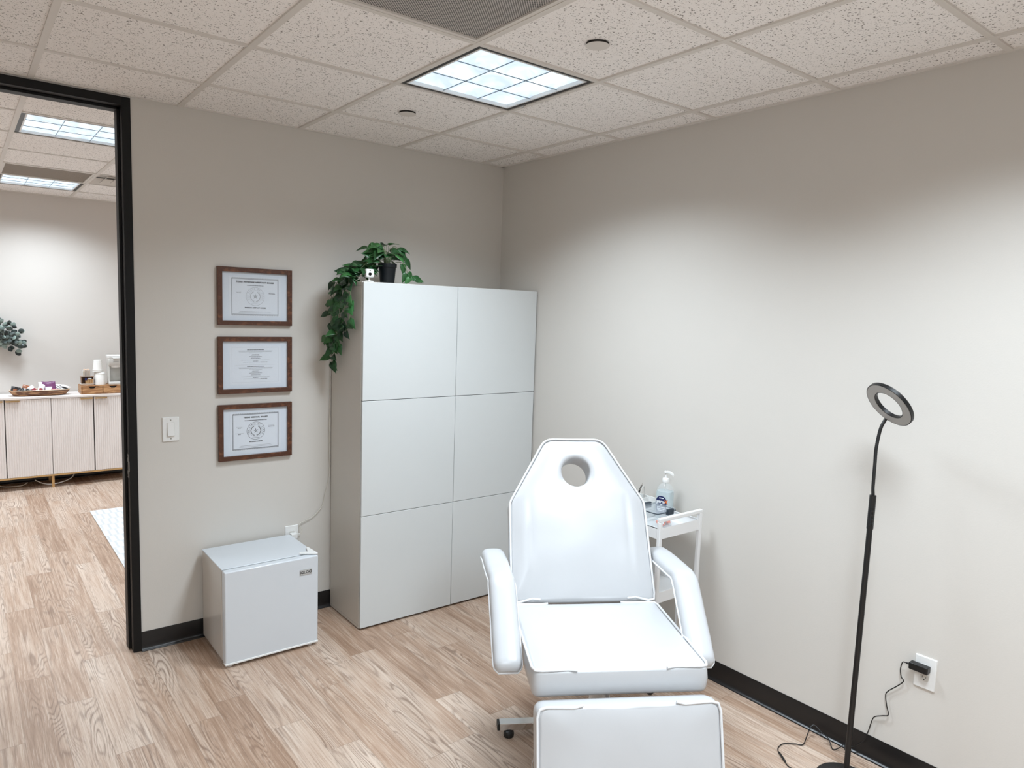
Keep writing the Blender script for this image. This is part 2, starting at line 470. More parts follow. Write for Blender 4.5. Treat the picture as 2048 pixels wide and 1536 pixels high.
# doorway: dark aluminium frame, full height
dr = bpy.data.objects.new('door_1', None); C.objects.link(dr); dr.location = (JX, 0, 0); struct(dr)
for nm, xa, xb in (('jamb', 0, .0385), ('jamb', DX0-JX-.0385, DX0-JX)):
    bm = new(); box(bm, (xa, -.007, .004), (xb, WT+.007, H-.006))
    sgn = -1 if xa == 0 else 1
    xe = xa if xa == 0 else xb
    box(bm, (min(xe, xe+sgn*.012), .05, .004), (max(xe, xe+sgn*.012), WT-.01, DHT))
    obj(nm, bm, M['alu'], dr, bevel=.0012)
bm = new(); box(bm, (DX0-JX, -.007, DHT), (0, WT+.007, H-.006)); box(bm, (DX0-JX, .05, DHT-.012), (0, WT-.01, DHT))
obj('header', bm, M['alu'], dr, bevel=.0012)
bm = new(); box(bm, (-.0022, .004, .91), (0.0, .036, 1.028)); box(bm, (-.0025, -.0105, .945), (0, .006, .995)); box(bm, (-.003, .013, .945), (-.001, .03, .99), 1)
for z in (.922, 1.016): lathe(bm, [(.0045, 0), (.0045, .001)], (-.003, .02, z), 10, 1, axis=(-1, 0, 0))
sp_ = obj('strike_plate', bm, [M['steel'], M['gap']], dr); sp_['label'] = 'brushed steel strike plate'

# ---------------------------------------------------------------- ceiling fixtures
def fixture(label, x, y, power, group='recessed louvred ceiling lights', color=(.80, .91, 1.0), spread=138):
    t = thing('ceiling_light', label, 'ceiling light', (x, y, H), 0, group)
    h = T/2-.012
    bm = new()   # black trim + housing sides
    w = .022
    for a, b in (((-h, -h), (h, -h+w)), ((-h, h-w), (h, h)), ((-h, -h+w), (-h+w, h-w)), ((h-w, -h+w), (h, h-w))):
        box(bm, (a[0], a[1], .003), (b[0], b[1], .075))
    obj('housing', bm, M['black'], t)
    g = h-w
    bm = new()   # pale inner rim
    for a, b in (((-g, -g), (g, -g+.008)), ((-g, g-.008), (g, g)), ((-g, -g+.008), (-g+.008, g-.008)), ((g-.008, -g+.008), (g, g-.008))):
        box(bm, (a[0], a[1], .001), (b[0], b[1], .07))
    obj('rim', bm, M['white_metal'], t)
    bm = new()
    for k in (-1, 1):
        q = k*(2*g)/6
        box(bm, (q-.0013, -g+.008, .006), (q+.0013, g-.008, .009)); box(bm, (-g+.008, q-.0013, .006), (g-.008, q+.0013, .009))
    obj('louver', bm, M['louver'], t)
    bm = new()   # 3x3 shallow curved reflectors
    n = 12; c = 2*g/3
    for ci in range(3):
        for cj in range(3):
            vv = [[None]*(n+1) for _ in range(n+1)]
            for i in range(n+1):
                for j in range(n+1):
                    a, b = i/n*2-1, j/n*2-1
                    z = .012+.022*(1-max(abs(a), abs(b))**2.5)
                    vv[i][j] = bm.verts.new((-g+c*(ci+i/n), -g+c*(cj+j/n), z))
            for i in range(n):
                for j in range(n): bm.faces.new((vv[i][j], vv[i+1][j], vv[i+1][j+1], vv[i][j+1]))
    obj('reflector', bm, M['lit'], t, ang=60)
    L = bpy.data.lights.new('fluorescent_tubes', 'AREA'); L.shape = 'SQUARE'; L.size = 2*g-.02; L.energy = power; L.color = color; L.spread = math.radians(spread)
    lo = bpy.data.objects.new('fluorescent_tubes', L); C.objects.link(lo); lo.parent = t; lo.location = (0, 0, -.001)
    return t
LP = 40
f1 = fixture('lit square louvred ceiling light beside the perforated vent in this room', *near_fix[0], 31)
fixture('square louvred ceiling light near the wall behind the viewer, right hand side', *near_fix[1], 37)
fixture('added unseen fill light, square louvred, near the wall behind the viewer, left hand side', *near_fix[2], 58)  # unseen lamp added as fill from behind the camera
fl = ['nearer louvred ceiling light seen through the doorway',
      'louvred ceiling light beyond the doorway, the farther one close to the far wall',
      'added unseen louvred light of the next room, left of the doorway view, near', 'added unseen louvred light of the next room, left of the doorway view, far',
      'added unseen louvred light of the next room behind the dividing wall, near', 'added unseen louvred light of the next room behind the dividing wall, far']
for lb, p in zip(fl, far_fix): fixture(lb, *p, 25)  # pairs off to either side are unseen lamps added to brighten the room
bm = new()
pts = [(.0, .0, .0), (.012, .004, -.006), (.02, -.004, -.002), (.03, .003, -.008), (.036, -.003, .0), (.026, .002, -.011), (.01, -.002, -.009), (.004, .004, -.003)]
tube(bm, smooth_path([Vector((.274, .142+p[0], -.004+p[2])) if False else Vector((.278+p[1], .14+p[0], -.003+p[2])) for p in pts], 4), .0012, 5)
obj('wire_clip', bm, M['steel'], f1)

def grille(label, x, y, mat):
    t = thing('ceiling_vent', label, 'ceiling vent', (x, y, H)); h = T/2-.012
    bm = new()
    for a, b in (((-h, -h), (h, -h+.016)), ((-h, h-.016), (h, h)), ((-h, -h+.016), (-h+.016, h-.016)), ((h-.016, -h+.016), (h, h-.016))):
        box(bm, (a[0], a[1], .0), (b[0], b[1], .03))
    obj('frame', bm, M['grid'], t)
    bm = new(); box(bm, (-h+.016, -h+.016, .006), (h-.016, h-.016, .0075)); obj('perforated_panel', bm, mat, t, smooth=False)
    return t
grille('grey perforated metal vent panel in the ceiling, beside the louvred light', *vent_c, M['perf'])
grille('brownish flat return panel in the next room ceiling, beyond the doorway', *far_vents[0], M['perf_far'])
# stepped air diffuser
t = thing('air_diffuser', 'pale stepped air diffuser in the ceiling beyond the doorway', 'ceiling vent', (far_vents[1][0], far_vents[1][1], H))
h = T/2-.012; bm = new()
for k in range(4):
    a = h-.07*k; b = a-.045; zo = .004; zi = .05
    ring = lambda q, z: [(-q, -q, z), (q, -q, z), (q, q, z), (-q, q, z)]
    loops(bm, [[Vector(p) for p in ring(a, zo)], [Vector(p) for p in ring(b, zi-.012*k)], [Vector(p) for p in ring(b, zi-.012*k+.003)], [Vector(p) for p in ring(a, zo+.003)]], cap0=False, cap1=False)
obj('louver_cone', bm, M['grid'], t, smooth=False)
bm = new(); box(bm, (-h, -h, .06), (h, h, .062)); obj('plenum', bm, M['grid'], t)
for lb, px, py in (('round cover plate flush in the ceiling, the larger nearer one right of the lit fixture', -1.084, -1.976), ('round cover plate flush in the ceiling, the farther one left of the lit fixture', -1.129, -.702)):
    t = thing('sprinkler_cover', lb, 'sprinkler cover', (px, py, H), 0, 'round ceiling cover plates')
    bm = new(); lathe(bm, [(.043, 0), (.0425, .0015), (.041, .002)], (0, 0, -.004), 40); obj('cover_plate', bm, M['grid'], t)
    bm = new(); lathe(bm, [(.040, 0), (.040, .007)], (0, 0, -.002), 32); obj('recess_ring', bm, M['gap'], t)

# ---------------------------------------------------------------- storage cabinet
W, Dp, CH = 1.2, .42, 1.93
t = thing('storage_cabinet', 'tall glossy white cabinet with six flat doors in the room corner', 'cabinet', (-1.21, -.4096, 0))
bm = new()
box(bm, (0, .019, .006), (.016, .40, CH-.0)); box(bm, (W-.016, .019, .006), (W, .40, CH)); box(bm, (.592, .019, .006), (.608, .40, CH))
box(bm, (.016, .019, .03), (W-.016, .40, .05)); box(bm, (.016, .019, CH-.018), (W-.016, .40, CH)); box(bm, (.016, .392, .05), (W-.016, .40, CH-.018))
obj('carcass', bm, M['cab_side'], t, bevel=.001)
bm = new(); box(bm, (.003, .0165, .02), (W-.003, .0195, CH-.004)); obj('reveal', bm, M['gap'], t)
for z in (.022, CH-.024): bm = new(); box(bm, (-.0006, .022, z), (.0002, .39, z+.0015)); obj('panel_seam', bm, M['gasket'], t)
for i in range(2):
    for j in range(3):
        x0, x1 = i*.6+.0015, (i+1)*.6-.0015; z0, z1 = .012+j*.6395, .012+(j+1)*.6395-.003
        boxo('door', (x0, 0, z0), (x1, .016, z1), M['cab_door'], t, bevel=.0012)
for x in (.03, .57, .63, W-.03):
    for y in (.06, .36):
        bm = new(); lathe(bm, [(.018, 0), (.018, .01)], (x, y, 0), 14); obj('foot', bm, M['black'], t)

# ---------------------------------------------------------------- mini fridge
fx0 = -1.938; FW = .476; FH = .492
t = thing('mini_fridge', 'small white cube fridge on the floor by the back wall', 'fridge', (fx0, -.43, 0))
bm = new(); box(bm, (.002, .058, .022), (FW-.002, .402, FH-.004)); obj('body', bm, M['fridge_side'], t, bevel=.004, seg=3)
bm = new(); box(bm, (0, .05, FH-.006), (FW, .405, FH)); obj('top_panel', bm, M['fridge'], t, bevel=.0025, seg=3)
bm = new(); box(bm, (.006, .044, .03), (FW-.006, .058, FH-.008)); obj('gasket', bm, M['gasket'], t, bevel=.002)
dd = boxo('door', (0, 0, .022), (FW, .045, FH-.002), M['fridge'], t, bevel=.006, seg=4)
bm = new(); box(bm, (.0, -.003, .016), (FW, .03, .026))
obj('door_trim', bm, M['plastic'], dd, bevel=.002)
bm = new(); box(bm, (.376, -.002, .398), (.440, .0, .427)); mt = Matrix.Translation((.408, -.0032, .4125)) @ Matrix.Rotation(PI/2, 4, 'X')
box(bm, (.378, -.0024, .400), (.438, -.0015, .425), 1)
add_text(bm, 'IGLOO', .0205, mt, 2, .0006, 1.02)
lg = obj('logo_plate', bm, [M['gasket'], simple('silver_badge', (186, 186, 184), .35), M['ink']], dd); lg['label'] = 'small silver badge reading IGLOO'
bm = new(); pl = [(.405, .076), (.475, .006), (.476, .022), (.462, .118), (.452, .122), (.44, .05), (.415, .082)]
pl = [(.392, .052), (.474, .004), (.477, .012), (.470, .118), (.458, .122), (.440, .056), (.400, .066)]
loops(bm, [[Vector((x, y, z)) for x, y in pl] for z in (FH, FH+.009)])
obj('hinge_cover', bm, M['plastic'], t, bevel=.002)
for x in (.03, FW-.035):
    for y in (.03, .37):
        bm = new(); lathe(bm, [(.013, 0), (.014, .004), (.011, .012), (.009, .024)], (x, y, 0), 16); obj('foot', bm, M['plastic'], t)

# ---------------------------------------------------------------- wall plates
def plate(bm, w, h, th=.006):
    pts = rounded([(-w/2, -h/2), (w/2, -h/2), (w/2, h/2), (-w/2, h/2)], .003, 3)
    rings = [[Vector((p.x*s_, -z, p.y*(1-(1-s_)*w/h))) for p in pts] for s_, z in ((1, 0), (1, th*.4), (.965, th*.85), (.94, th))]
    loops(bm, rings)
def screws(bm, zs, y=-.0062, mi=0):
    for z in zs: lathe(bm, [(.0034, 0), (.0030, .0012)], (0, y, z), 12, mi, axis=(0, -1, 0))
t = thing('light_switch', 'white rocker light switch plate on the wall beside the door frame', 'light switch', (-2.0745, 0, 1.142))
bm = new(); plate(bm, .08, .125); obj('faceplate', bm, M['plastic'], t)
for z in (-.048, .048): bm = new(); screws(bm, (z,)); obj('screw', bm, M['screw'], t)
bm = new(); box(bm, (-.0185, -.0085, -.036), (.0185, -.0055, .036)); obj('rocker_surround', bm, M['plastic_grey'], t, bevel=.001)
bm = new(); loops(bm, [[Vector((x, y, z)) for y, z in ((-.008, -.033), (-.0145, -.033), (-.0105, 0), (-.009, .033), (-.008, .033))] for x in (-.0165, .0165)]); obj('rocker', bm, M['plastic'], t, bevel=.0008)

def outlet(label, loc, rotz, w=.078, h=.128):
    t = thing('wall_outlet', label, 'outlet', loc, rotz)
    bm = new(); plate(bm, w, h); obj('faceplate', bm, M['plastic'], t)
    for z in (.0195, -.0195):
        bm = new()
        pts = [(.0172*math.cos(a)*(1), max(-.0135, min(.0135, .0172*math.sin(a)))) for a in [2*PI*i/32 for i in range(32)]]
        loops(bm, [[Vector((x, -.0055, z+q)) for x, q in pts], [Vector((x, -.0078, z+q)) for x, q in pts]])
        box(bm, (-.0075, -.0084, z-.001), (-.0058, -.0076, z+.0075), 1); box(bm, (.0058, -.0084, z), (.0072, -.0076, z+.0065), 1)
        lathe(bm, [(.0024, 0), (.0024, .0006)], (0, -.0077, z-.007), 10, 1, axis=(0, -1, 0))
        obj('socket', bm, [M['plastic_grey'], M['gap']], t)
    bm = new(); lathe(bm, [(.003, 0), (.0026, .001)], (0, -.0062, 0), 10, axis=(0, -1, 0)); obj('screw', bm, M['screw'], t)
    return t
outlet('white wall outlet low on the back wall, behind the mini fridge', (-1.443, 0, .470), 0)
outlet('white wall outlet low on the right wall with a black adapter in it', (0, -2.827, .455), -PI/2)

# adapters and cords
t = thing('charger_plug', 'white plug adapter in the outlet behind the mini fridge', 'plug', (-1.437, -.0084, .476))
bm = new(); box(bm, (-.022, -.036, -.012), (.014, -.0, .018)); obj('adapter_body', bm, M['plastic'], t, bevel=.003, seg=3)
bm = new(); box(bm, (.016, -.022, .0), (.035, -.008, .012)); tube(bm, [Vector((.014, -.015, .006)), Vector((.02, -.015, .006))], .004); obj('cord_plug', bm, M['plastic_grey'], t, bevel=.002)
bm = new()
pts = [(-1.402, -.02, .484), (-1.390, -.02, .50), (-1.400, -.016, .540), (-1.37, -.012, .553), (-1.322, -.01, .568), (-1.285, -.01, .598), (-1.262, -.01, .628), (-1.252, -.01, .665), (-1.244, -.01, .703), (-1.232, -.01, .745), (-1.222, -.009, .789),
       (-1.2165, -.008, .86), (-1.2205, -.009, .94), (-1.2185, -.008, 1.02), (-1.221, -.009, 1.1), (-1.2165, -.008, 1.3), (-1.219, -.008, 1.6), (-1.2165, -.008, 1.85), (-1.216, -.009, 1.925)]
tube(bm, smooth_path(pts, 5), .0022, 7)
tag(obj('camera_cord', bm, M['cloth_white']), 'thin white cord running from the outlet up behind the tall cabinet', 'cord')

t = thing('power_adapter', 'black power adapter plugged in the right wall outlet', 'adapter', (-.0084, -2.814, .476), -PI/2)
bm = new(); box(bm, (-.036, -.030, -.014), (.034, .0, .014)); obj('adapter_body', bm, M['black'], t, bevel=.004, seg=3)
bm = new(); lathe(bm, [(.0045, 0), (.003, .014)], (-.036, -.016, 0), 12, axis=(-1, 0, 0)); obj('strain_relief', bm, M['black'], t)
# lamp cord from adapter to the lamp base
pts = [(-.025, -2.762, .476), (-.022, -2.750, .470), (-.014, -2.742, .435), (-.012, -2.747, .405), (-.013, -2.757, .392), (-.012, -2.735, .362), (-.010, -2.700, .322), (-.010, -2.694, .300), (-.011, -2.702, .262), (-.013, -2.712, .229),
       (-.014, -2.690, .215), (-.012, -2.660, .195), (-.012, -2.650, .170), (-.014, -2.640, .12), (-.022, -2.627, .075), (-.020, -2.60, .042), (-.024, -2.585, .03), (-.05, -2.57, .018), (-.028, -2.558, .03), (-.045, -2.545, .012),
       (-.068, -2.534, .006), (-.062, -2.520, .005), (-.035, -2.490, .02), (-.026, -2.455, .025), (-.022, -2.418, .040), (-.040, -2.409, .028), (-.085, -2.420, .012), (-.142, -2.436, .004), (-.165, -2.415, .004), (-.205, -2.384, .004), (-.245, -2.385, .004),
       (-.272, -2.400, .004), (-.300, -2.436, .004), (-.328, -2.476, .004), (-.330, -2.50, .004), (-.312, -2.528, .004), (-.275, -2.548, .004), (-.25, -2.565, .005), (-.24, -2.60, .007)]
bm = new(); tube(bm, smooth_path(pts, 5), .0021, 7)
lc = tag(obj('lamp_cord', bm, M['black']), 'thin black cord from the adapter down the wall and across the floor to the lamp', 'cord')
bm = new(); tube(bm, smooth_path([(-.278, -2.406, .0055), (-.290, -2.423, .0065), (-.303, -2.441, .0065), (-.315, -2.458, .0055)], 5), [.0025]+[.0042]*14+[.0025], 10)
obj('inline_connector', bm, M['black'], lc)

# ---------------------------------------------------------------- certificates
FWD, FHT, FD = .395, .304, .022
def cert(label, zc, kind):
    t = thing('picture_frame', label, 'picture frame', (-1.6465, 0, zc), 0, 'framed certificates on the back wall')
    w, h, b = FWD/2, FHT/2, .0245
    for a in range(4):       # four mitred members as one moulding
        pass
    bm = new()
    outer = [(-w, -h), (w, -h), (w, h), (-w, h)]; inn = [(-w+b, -h+b), (w-b, -h+b), (w-b, h-b), (-w+b, h-b)]
    ii = [(-w+b-.004, -h+b-.004), (w-b+.004, -h+b-.004), (w-b+.004, h-b+.004), (-w+b-.004, h-b+.004)]
    rings = [[Vector((x, -.002, z)) for x, z in outer], [Vector((x, -FD, z)) for x, z in outer], [Vector((x, -FD, z)) for x, z in inn], [Vector((x, -.009, z)) for x, z in inn], [Vector((x, -.009, z)) for x, z in ii], [Vector((x, -.002, z)) for x, z in ii]]
    rings.append(rings[0])
    loops(bm, rings, cap0=False, cap1=False); bmesh.ops.remove_doubles(bm, verts=bm.verts[:], dist=1e-6)
    obj('frame_moulding', bm, M['frame_wood'], t, bevel=.0012)
    boxo('mat_board', (-w+b-.003, -.0085, -h+b-.003), (w-b+.003, -.004, h-b+.003), M['mat_board'], t, bevel=0)
    # paper sheet
    bm = new(); y0 = -.0092
    box(bm, (-.137, y0, -.105), (.137, -.0085, .105))
    def tx(s_, x, z, size, mi=1, bold=.0007, sp=1.1): add_text(bm, s_, size, Matrix.Translation((x, y0-.0004, z)) @ Matrix.Rotation(PI/2, 4, 'X'), mi, bold, sp)
    def bar(x0, x1, z, hh=.0012, mi=2, dash=.006):
        x = x0
        while x < x1:
            e = min(x+dash*random.uniform(.5, 1.3), x1)
            box(bm, (x, y0-.0004, z-hh/2), (e, y0, z+hh/2), mi); x = e+.0014
    if kind != 2:
        bw, bh = .122, .094
        ink = 1 if kind == 3 else 2
        # greek-key style border: inner line and toothed outer band
        for (xa, za, xb, zb) in ((-bw, -bh, bw, -bh+.0018), (-bw, bh-.0018, bw, bh), (-bw, -bh, -bw+.0018, bh), (bw-.0018, -bh, bw, bh)):
            box(bm, (xa, y0-.0004, za), (xb, y0, zb), ink)
        k = 0; x = -bw-.004
        while x < bw+.004:
            for sg in (-1, 1):
                box(bm, (x, y0-.0004, sg*(bh+.0022)-.0010), (x+.0034, y0, sg*(bh+.0022)+.0010), ink)
                if k % 2: box(bm, (x+.0004, y0-.0004, sg*(bh+.0052)-.001), (x+.0050, y0, sg*(bh+.0052)+.001), ink)
            x += .0046; k += 1
        z = -bh
        while z < bh:
            for sg in (-1, 1): box(bm, (sg*(bw+.0022)-.001, y0-.0004, z), (sg*(bw+.0022)+.001, y0, z+.0032), ink)
            z += .0046
        if kind == 1:
            tx('TEXAS PHYSICIAN ASSISTANT BOARD', 0, .077, .0098, 1, .0008, 1.22); bar(-.044, .044, .060, .0034, 2, .012)
            tx('PHYSICIAN ASSISTANT LICENSE', 0, -.058, .0072, 1, .0006, 1.1)
            bar(-.102, -.072, .026, .0012, 3); bar(-.098, -.074, .020, .0026, 2, .01); bar(.072, .104, .026, .0012, 3); bar(.072, .106, .020, .0028, 1, .008)
            sc_, s_i, sr = 3, 3, .0475
        else:
            tx('TEXAS MEDICAL BOARD', 0, .077, .0098, 1, .0008, 1.25); bar(-.060, .060, .060, .0036, 1, .010)
            tx('PHYSICIAN LICENSE', 0, -.058, .0072, 1, .0006, 1.1)
            bar(-.105, -.072, .026, .0012, 2); bar(-.096, -.078, .020, .0024, 2, .008); bar(-.11, -.066, -.008, .0012, 2); bar(-.095, -.080, -.014, .003, 1, .01); bar(.068, .102, .026, .0014, 2); bar(.068, .102, .020, .003, 1, .009)
            sc_, s_i, sr = 1, 1, .0475
        for zz, ww in ((-.078, .082), (-.085, .088)): bar(-ww, ww, zz, .0013, 2, .009)
        # round state seal: rings, lettering on the circle, wreath and star
        cz = .002
        def ringf(r0, r1, mi):
            n = 56; a_ = [bm.verts.new((r0*math.cos(2*PI*i/n), y0-.0004, cz+r0*math.sin(2*PI*i/n))) for i in range(n)]; b_ = [bm.verts.new((r1*math.cos(2*PI*i/n), y0-.0004, cz+r1*math.sin(2*PI*i/n))) for i in range(n)]
            for i in range(n): bm.faces.new((a_[i], a_[(i+1) % n], b_[(i+1) % n], b_[i])).material_index = mi
        ringf(sr, sr+.0016, s_i if kind == 3 else 3); ringf(sr-.0145, sr-.0138, sc_)
        st = 'THE STATE OF TEXAS'
        for i, chh in enumerate(st):
            if chh == ' ': continue
            a = math.radians(205-(i/(len(st)-1))*230)
            p = Matrix.Translation(((sr-.0073)*math.cos(a), y0-.0005, cz+(sr-.0073)*math.sin(a))) @ Matrix.Rotation(PI/2, 4, 'X') @ Matrix.Rotation(a-PI/2, 4, 'Z')
            add_text(bm, chh, .0098, p, sc_, .0002)
        for i in range(26):                     # wreath leaves
            a = math.radians(-80+i/25*300) if i % 2 else math.radians(-90-i/25*300)
            a = math.radians(-90+(-1)**i*(14+i*5.6)); rr = .026
            p = Matrix.Translation((rr*math.cos(a), y0-.0005, cz+rr*math.sin(a))) @ Matrix.Rotation(PI/2, 4, 'X') @ Matrix.Rotation(a+PI/2+(.6 if i % 3 else -.6), 4, 'Z')
            vs = [bm.verts.new(p @ Vector(q)) for q in ((-.005, 0, 0), (0, -.0019, 0), (.005, 0, 0), (0, .0019, 0))]; bm.faces.new(vs).material_index = sc_
        star = []
        for i in range(10):
            rr = .0155 if i % 2 == 0 else .0062; a = PI/2+i*PI/5; star.append((rr*math.cos(a), cz+rr*math.sin(a)))
        vs = [bm.verts.new((a, y0-.0006, b)) for a, b in star]; cc = bm.verts.new((0, y0-.0006, cz))
        for i in range(10):
            if i % 2 == 0 or kind == 1: bm.faces.new((cc, vs[i], vs[(i+1) % 10])).material_index = sc_
        for k in range(9): box(bm, (-.02+k*.0045, y0-.0004, cz-.040), (-.017+k*.0045, y0, cz-.0375), sc_)
    else:
        for (xa, za, xb, zb) in ((-.124, -.094, .124, -.0935), (-.124, .0935, .124, .094), (-.124, -.094, -.1235, .094), (.1235, -.094, .124, .094)):
            box(bm, (xa, y0-.0004, za), (xb, y0, zb), 3)
        for zc_ in (.045, -.045):
            bar(-.045, .045, zc_+.036, .0030, 1, .012); bar(-.092, .092, zc_+.030, .0013, 2, .01); bar(-.088, .088, zc_+.025, .0013, 2, .01); bar(-.034, .034, zc_+.020, .0013, 2, .008)
            for k, ww in enumerate((.018, .022, .034, .022, .025)): bar(-ww, ww, zc_+.011-k*.0052, .0017, 1 if k in (0, 2, 4) else 2, .008)
            bar(-.076, .076, zc_-.020, .0013, 2, .01); bar(-.014, .014, zc_-.025, .0022, 1, .008); bar(-.066, .024, zc_-.031, .0013, 2, .009); bar(.026, .064, zc_-.031, .0024, 1, .014)
        bar(-.108, .108, 0, .0006, 3, .2)
    obj('certificate', bm, [M['paper'], M['ink'], M['ink_grey'], M['ink_pale']], t, smooth=False)
    bm = new(); box(bm, (-w+b-.002, -.0125, -h+b-.002), (w-b+.002, -.0115, h-b+.002)); obj('glass_pane', bm, M['pane'], t, smooth=False)
cert('walnut framed licence certificate with a faint pale seal, top of the three', 1.829, 1)
cert('walnut framed sheet of small centred text without a seal, middle of the three', 1.464, 2)
cert('walnut framed licence certificate with a dark star seal, bottom of the three', 1.101, 3)

# ---------------------------------------------------------------- plants
def leaf(bm, tints, base, dirv, nrm, L, Wd, tint, heart=True, fold=.25, droop=.25):
    dirv = dirv.normalized(); side = dirv.cross(nrm)
    if side.length < 1e-4: side = dirv.orthogonal()
    side.normalize(); up = side.cross(dirv).normalized()
    prof = [(0, .10), (-.06, .55), (.08, .88), (.25, 1.0), (.45, .86), (.65, .56), (.82, .27), (1.0, 0)] if heart else [(0, .05), (.08, .5), (.25, .88), (.45, 1), (.65, .92), (.82, .66), (.94, .34), (1, 0)]
    mid = []; Lr = []; Rr = []
    for k, (a, w) in enumerate(prof):
        am = max(a, 0) if k != 1 else .04
        dz = -droop*am*am*L
        mid.append(bm.verts.new(base+dirv*am*L+up*dz))
        wv = w*Wd/2; lift = up*(fold*wv+dz)
        Lr.append(bm.verts.new(base+dirv*a*L+side*wv+lift)); Rr.append(bm.verts.new(base+dirv*a*L-side*wv+lift))
    for k in range(len(prof)-1):
        bm.faces.new((mid[k], mid[k+1], Lr[k+1], Lr[k])); bm.faces.new((mid[k+1], mid[k], Rr[k], Rr[k+1]))
        tints += [tint, tint*.86]
def obj_leaves(name, bm, tints, m, parent):
    me = bpy.data.meshes.new(name); bm.to_mesh(me); bm.free(); me.materials.append(m)
    at = me.attributes.new('tint', 'FLOAT', 'FACE'); at.data.foreach_set('value', tints)
    me.polygons.foreach_set('use_smooth', [True]*len(me.polygons))
    o = bpy.data.objects.new(name, me); C.objects.link(o); o.parent = parent
    so = o.modifiers.new('thickness', 'SOLIDIFY'); so.thickness = .0007
    return o
# pothos on the cabinet top; local origin = pot base centre
PX, PY, PZ = -1.005, -.285, CH+.0005
t = thing('potted_pothos', 'trailing green pothos in a dark pot on top of the tall cabinet', 'plant', (PX, PY, PZ))
bm = new(); lathe(bm, [(.036, 0), (.040, .004), (.0475, .088), (.052, .0885), (.0525, .108), (.048, .109), (.046, .095), (.0, .095)], n=36, cap1=False); obj('pot', bm, M['pot'], t)
bm = new(); lathe(bm, [(.0455, .09), (.03, .096), (.0, .098)], n=24, cap0=False, cap1=False); obj('soil', bm, M['soil'], t)
rs = random.Random(21); lv = new(); tints = []; st = new()
def vine(pts, r=.0016): 
    p = smooth_path(pts, 5); tube(st, p, r, 6); return p
top = Vector((0, 0, .1))
def petleaf(node, dirv, L, nrm=None, pet=.03, tint=None, w=.72):
    dirv = dirv.normalized(); b = node+dirv*pet+Vector((0, 0, .006))
    tube(st, smooth_path([node, node+dirv*pet*.5+Vector((0, 0, .008)), b], 3), .0011, 5)
    leaf(lv, tints, b, dirv+Vector((0, 0, -.25)), nrm or Vector((rs.uniform(-.3, .3), -.55, 1)), L, L*w, rs.uniform(.1, .8) if tint is None else tint)
# crown: stems arching out of the pot
for k in range(34):
    a = rs.uniform(0, 2*PI); rr = rs.uniform(.03, .12); hh = rs.uniform(.03, .125)
    tip = Vector((rr*math.cos(a)*.95-.012, rr*math.sin(a)*.6, .1+hh*(1.0-rr*2.2)))
    tube(st, smooth_path([top+Vector((math.cos(a)*.015, math.sin(a)*.015, 0)), top+Vector((tip.x*.4, tip.y*.4, hh*.8)), tip], 4), .0012, 5)
    leaf(lv, tints, tip, Vector((math.cos(a), math.sin(a)*.6, rs.uniform(-.65, .25))), Vector((rs.uniform(-.4, .4), -.6, 1)), rs.uniform(.052, .078), rs.uniform(.04, .055), rs.uniform(.15, .95))
# pointed tall leaves (upper left)
for tip, dv in (((-.075, 0, .15), (-.25, 0, 1)), ((-.055, -.01, .155), (.15, 0, .9)), ((-.09, 0, .135), (-.8, 0, .35)), ((.06, 0, .165), (.8, 0, .35)), ((.085, 0, .155), (.9, 0, -.4)), ((.10, -.02, .135), (.8, 0, -.8)), ((.02, .0, .17), (.5, 0, .2))):
    leaf(lv, tints, Vector(tip), Vector(dv), Vector((0, -1, .5)), .07, .045, rs.uniform(.2, .8))
    tube(st, smooth_path([top, top.lerp(Vector(tip), .5)+Vector((0, 0, .02)), Vector(tip)], 3), .0012, 5)
# left mass over the cabinet end, then the trailing vines down the left side
for k in range(62):
    f_ = k/61; x = -.06-.20*f_+rs.uniform(-.02, .02); y = rs.uniform(-.06, .10)
    z = .115-.085*f_+rs.uniform(-.03, .02)
    a = rs.uniform(-PI, 0) if rs.random() < .7 else rs.uniform(0, PI)
    node = Vector((x, y, max(.02, z)))
    leaf(lv, tints, node, Vector((math.cos(a)*.9-.25, math.sin(a)*.5, rs.uniform(-.35, .35))), Vector((rs.uniform(-.3, .3), -.7, .9)), rs.uniform(.052, .076), rs.uniform(.038, .052), rs.uniform(.0, .7))
sx = -1.21-PX    # side plane of the cabinet in local x
vines = [[(-.02, 0, .11), (-.1, .0, .12), (-.18, .03, .045), (sx-.012, .06, .02), (sx-.03, .08, -.06), (sx-.028, .10, -.16), (sx-.03, .13, -.27), (sx-.032, .155, -.37), (sx-.03, .17, -.44)],
         [(-.02, .0, .11), (-.1, -.04, .10), (-.17, -.03, .035), (sx-.012, -.02, .015), (sx-.03, -.03, -.05), (sx-.028, -.04, -.12), (sx-.03, -.02, -.20), (sx-.028, .02, -.27)],
         [(-.02, 0, .11), (-.09, .04, .13), (-.17, .09, .05), (sx-.012, .14, .02), (sx-.035, .17, -.05), (sx-.03, .18, -.15), (sx-.033, .19, -.27), (sx-.03, .20, -.33)],
         [(-.02, 0, .11), (-.1, .02, .12), (-.17, .05, .04), (sx-.012, .05, .02), (sx-.026, .05, -.07), (sx-.024, .06, -.17), (sx-.026, .08, -.25), (sx-.028, .11, -.31), (sx-.03, .12, -.36)]]
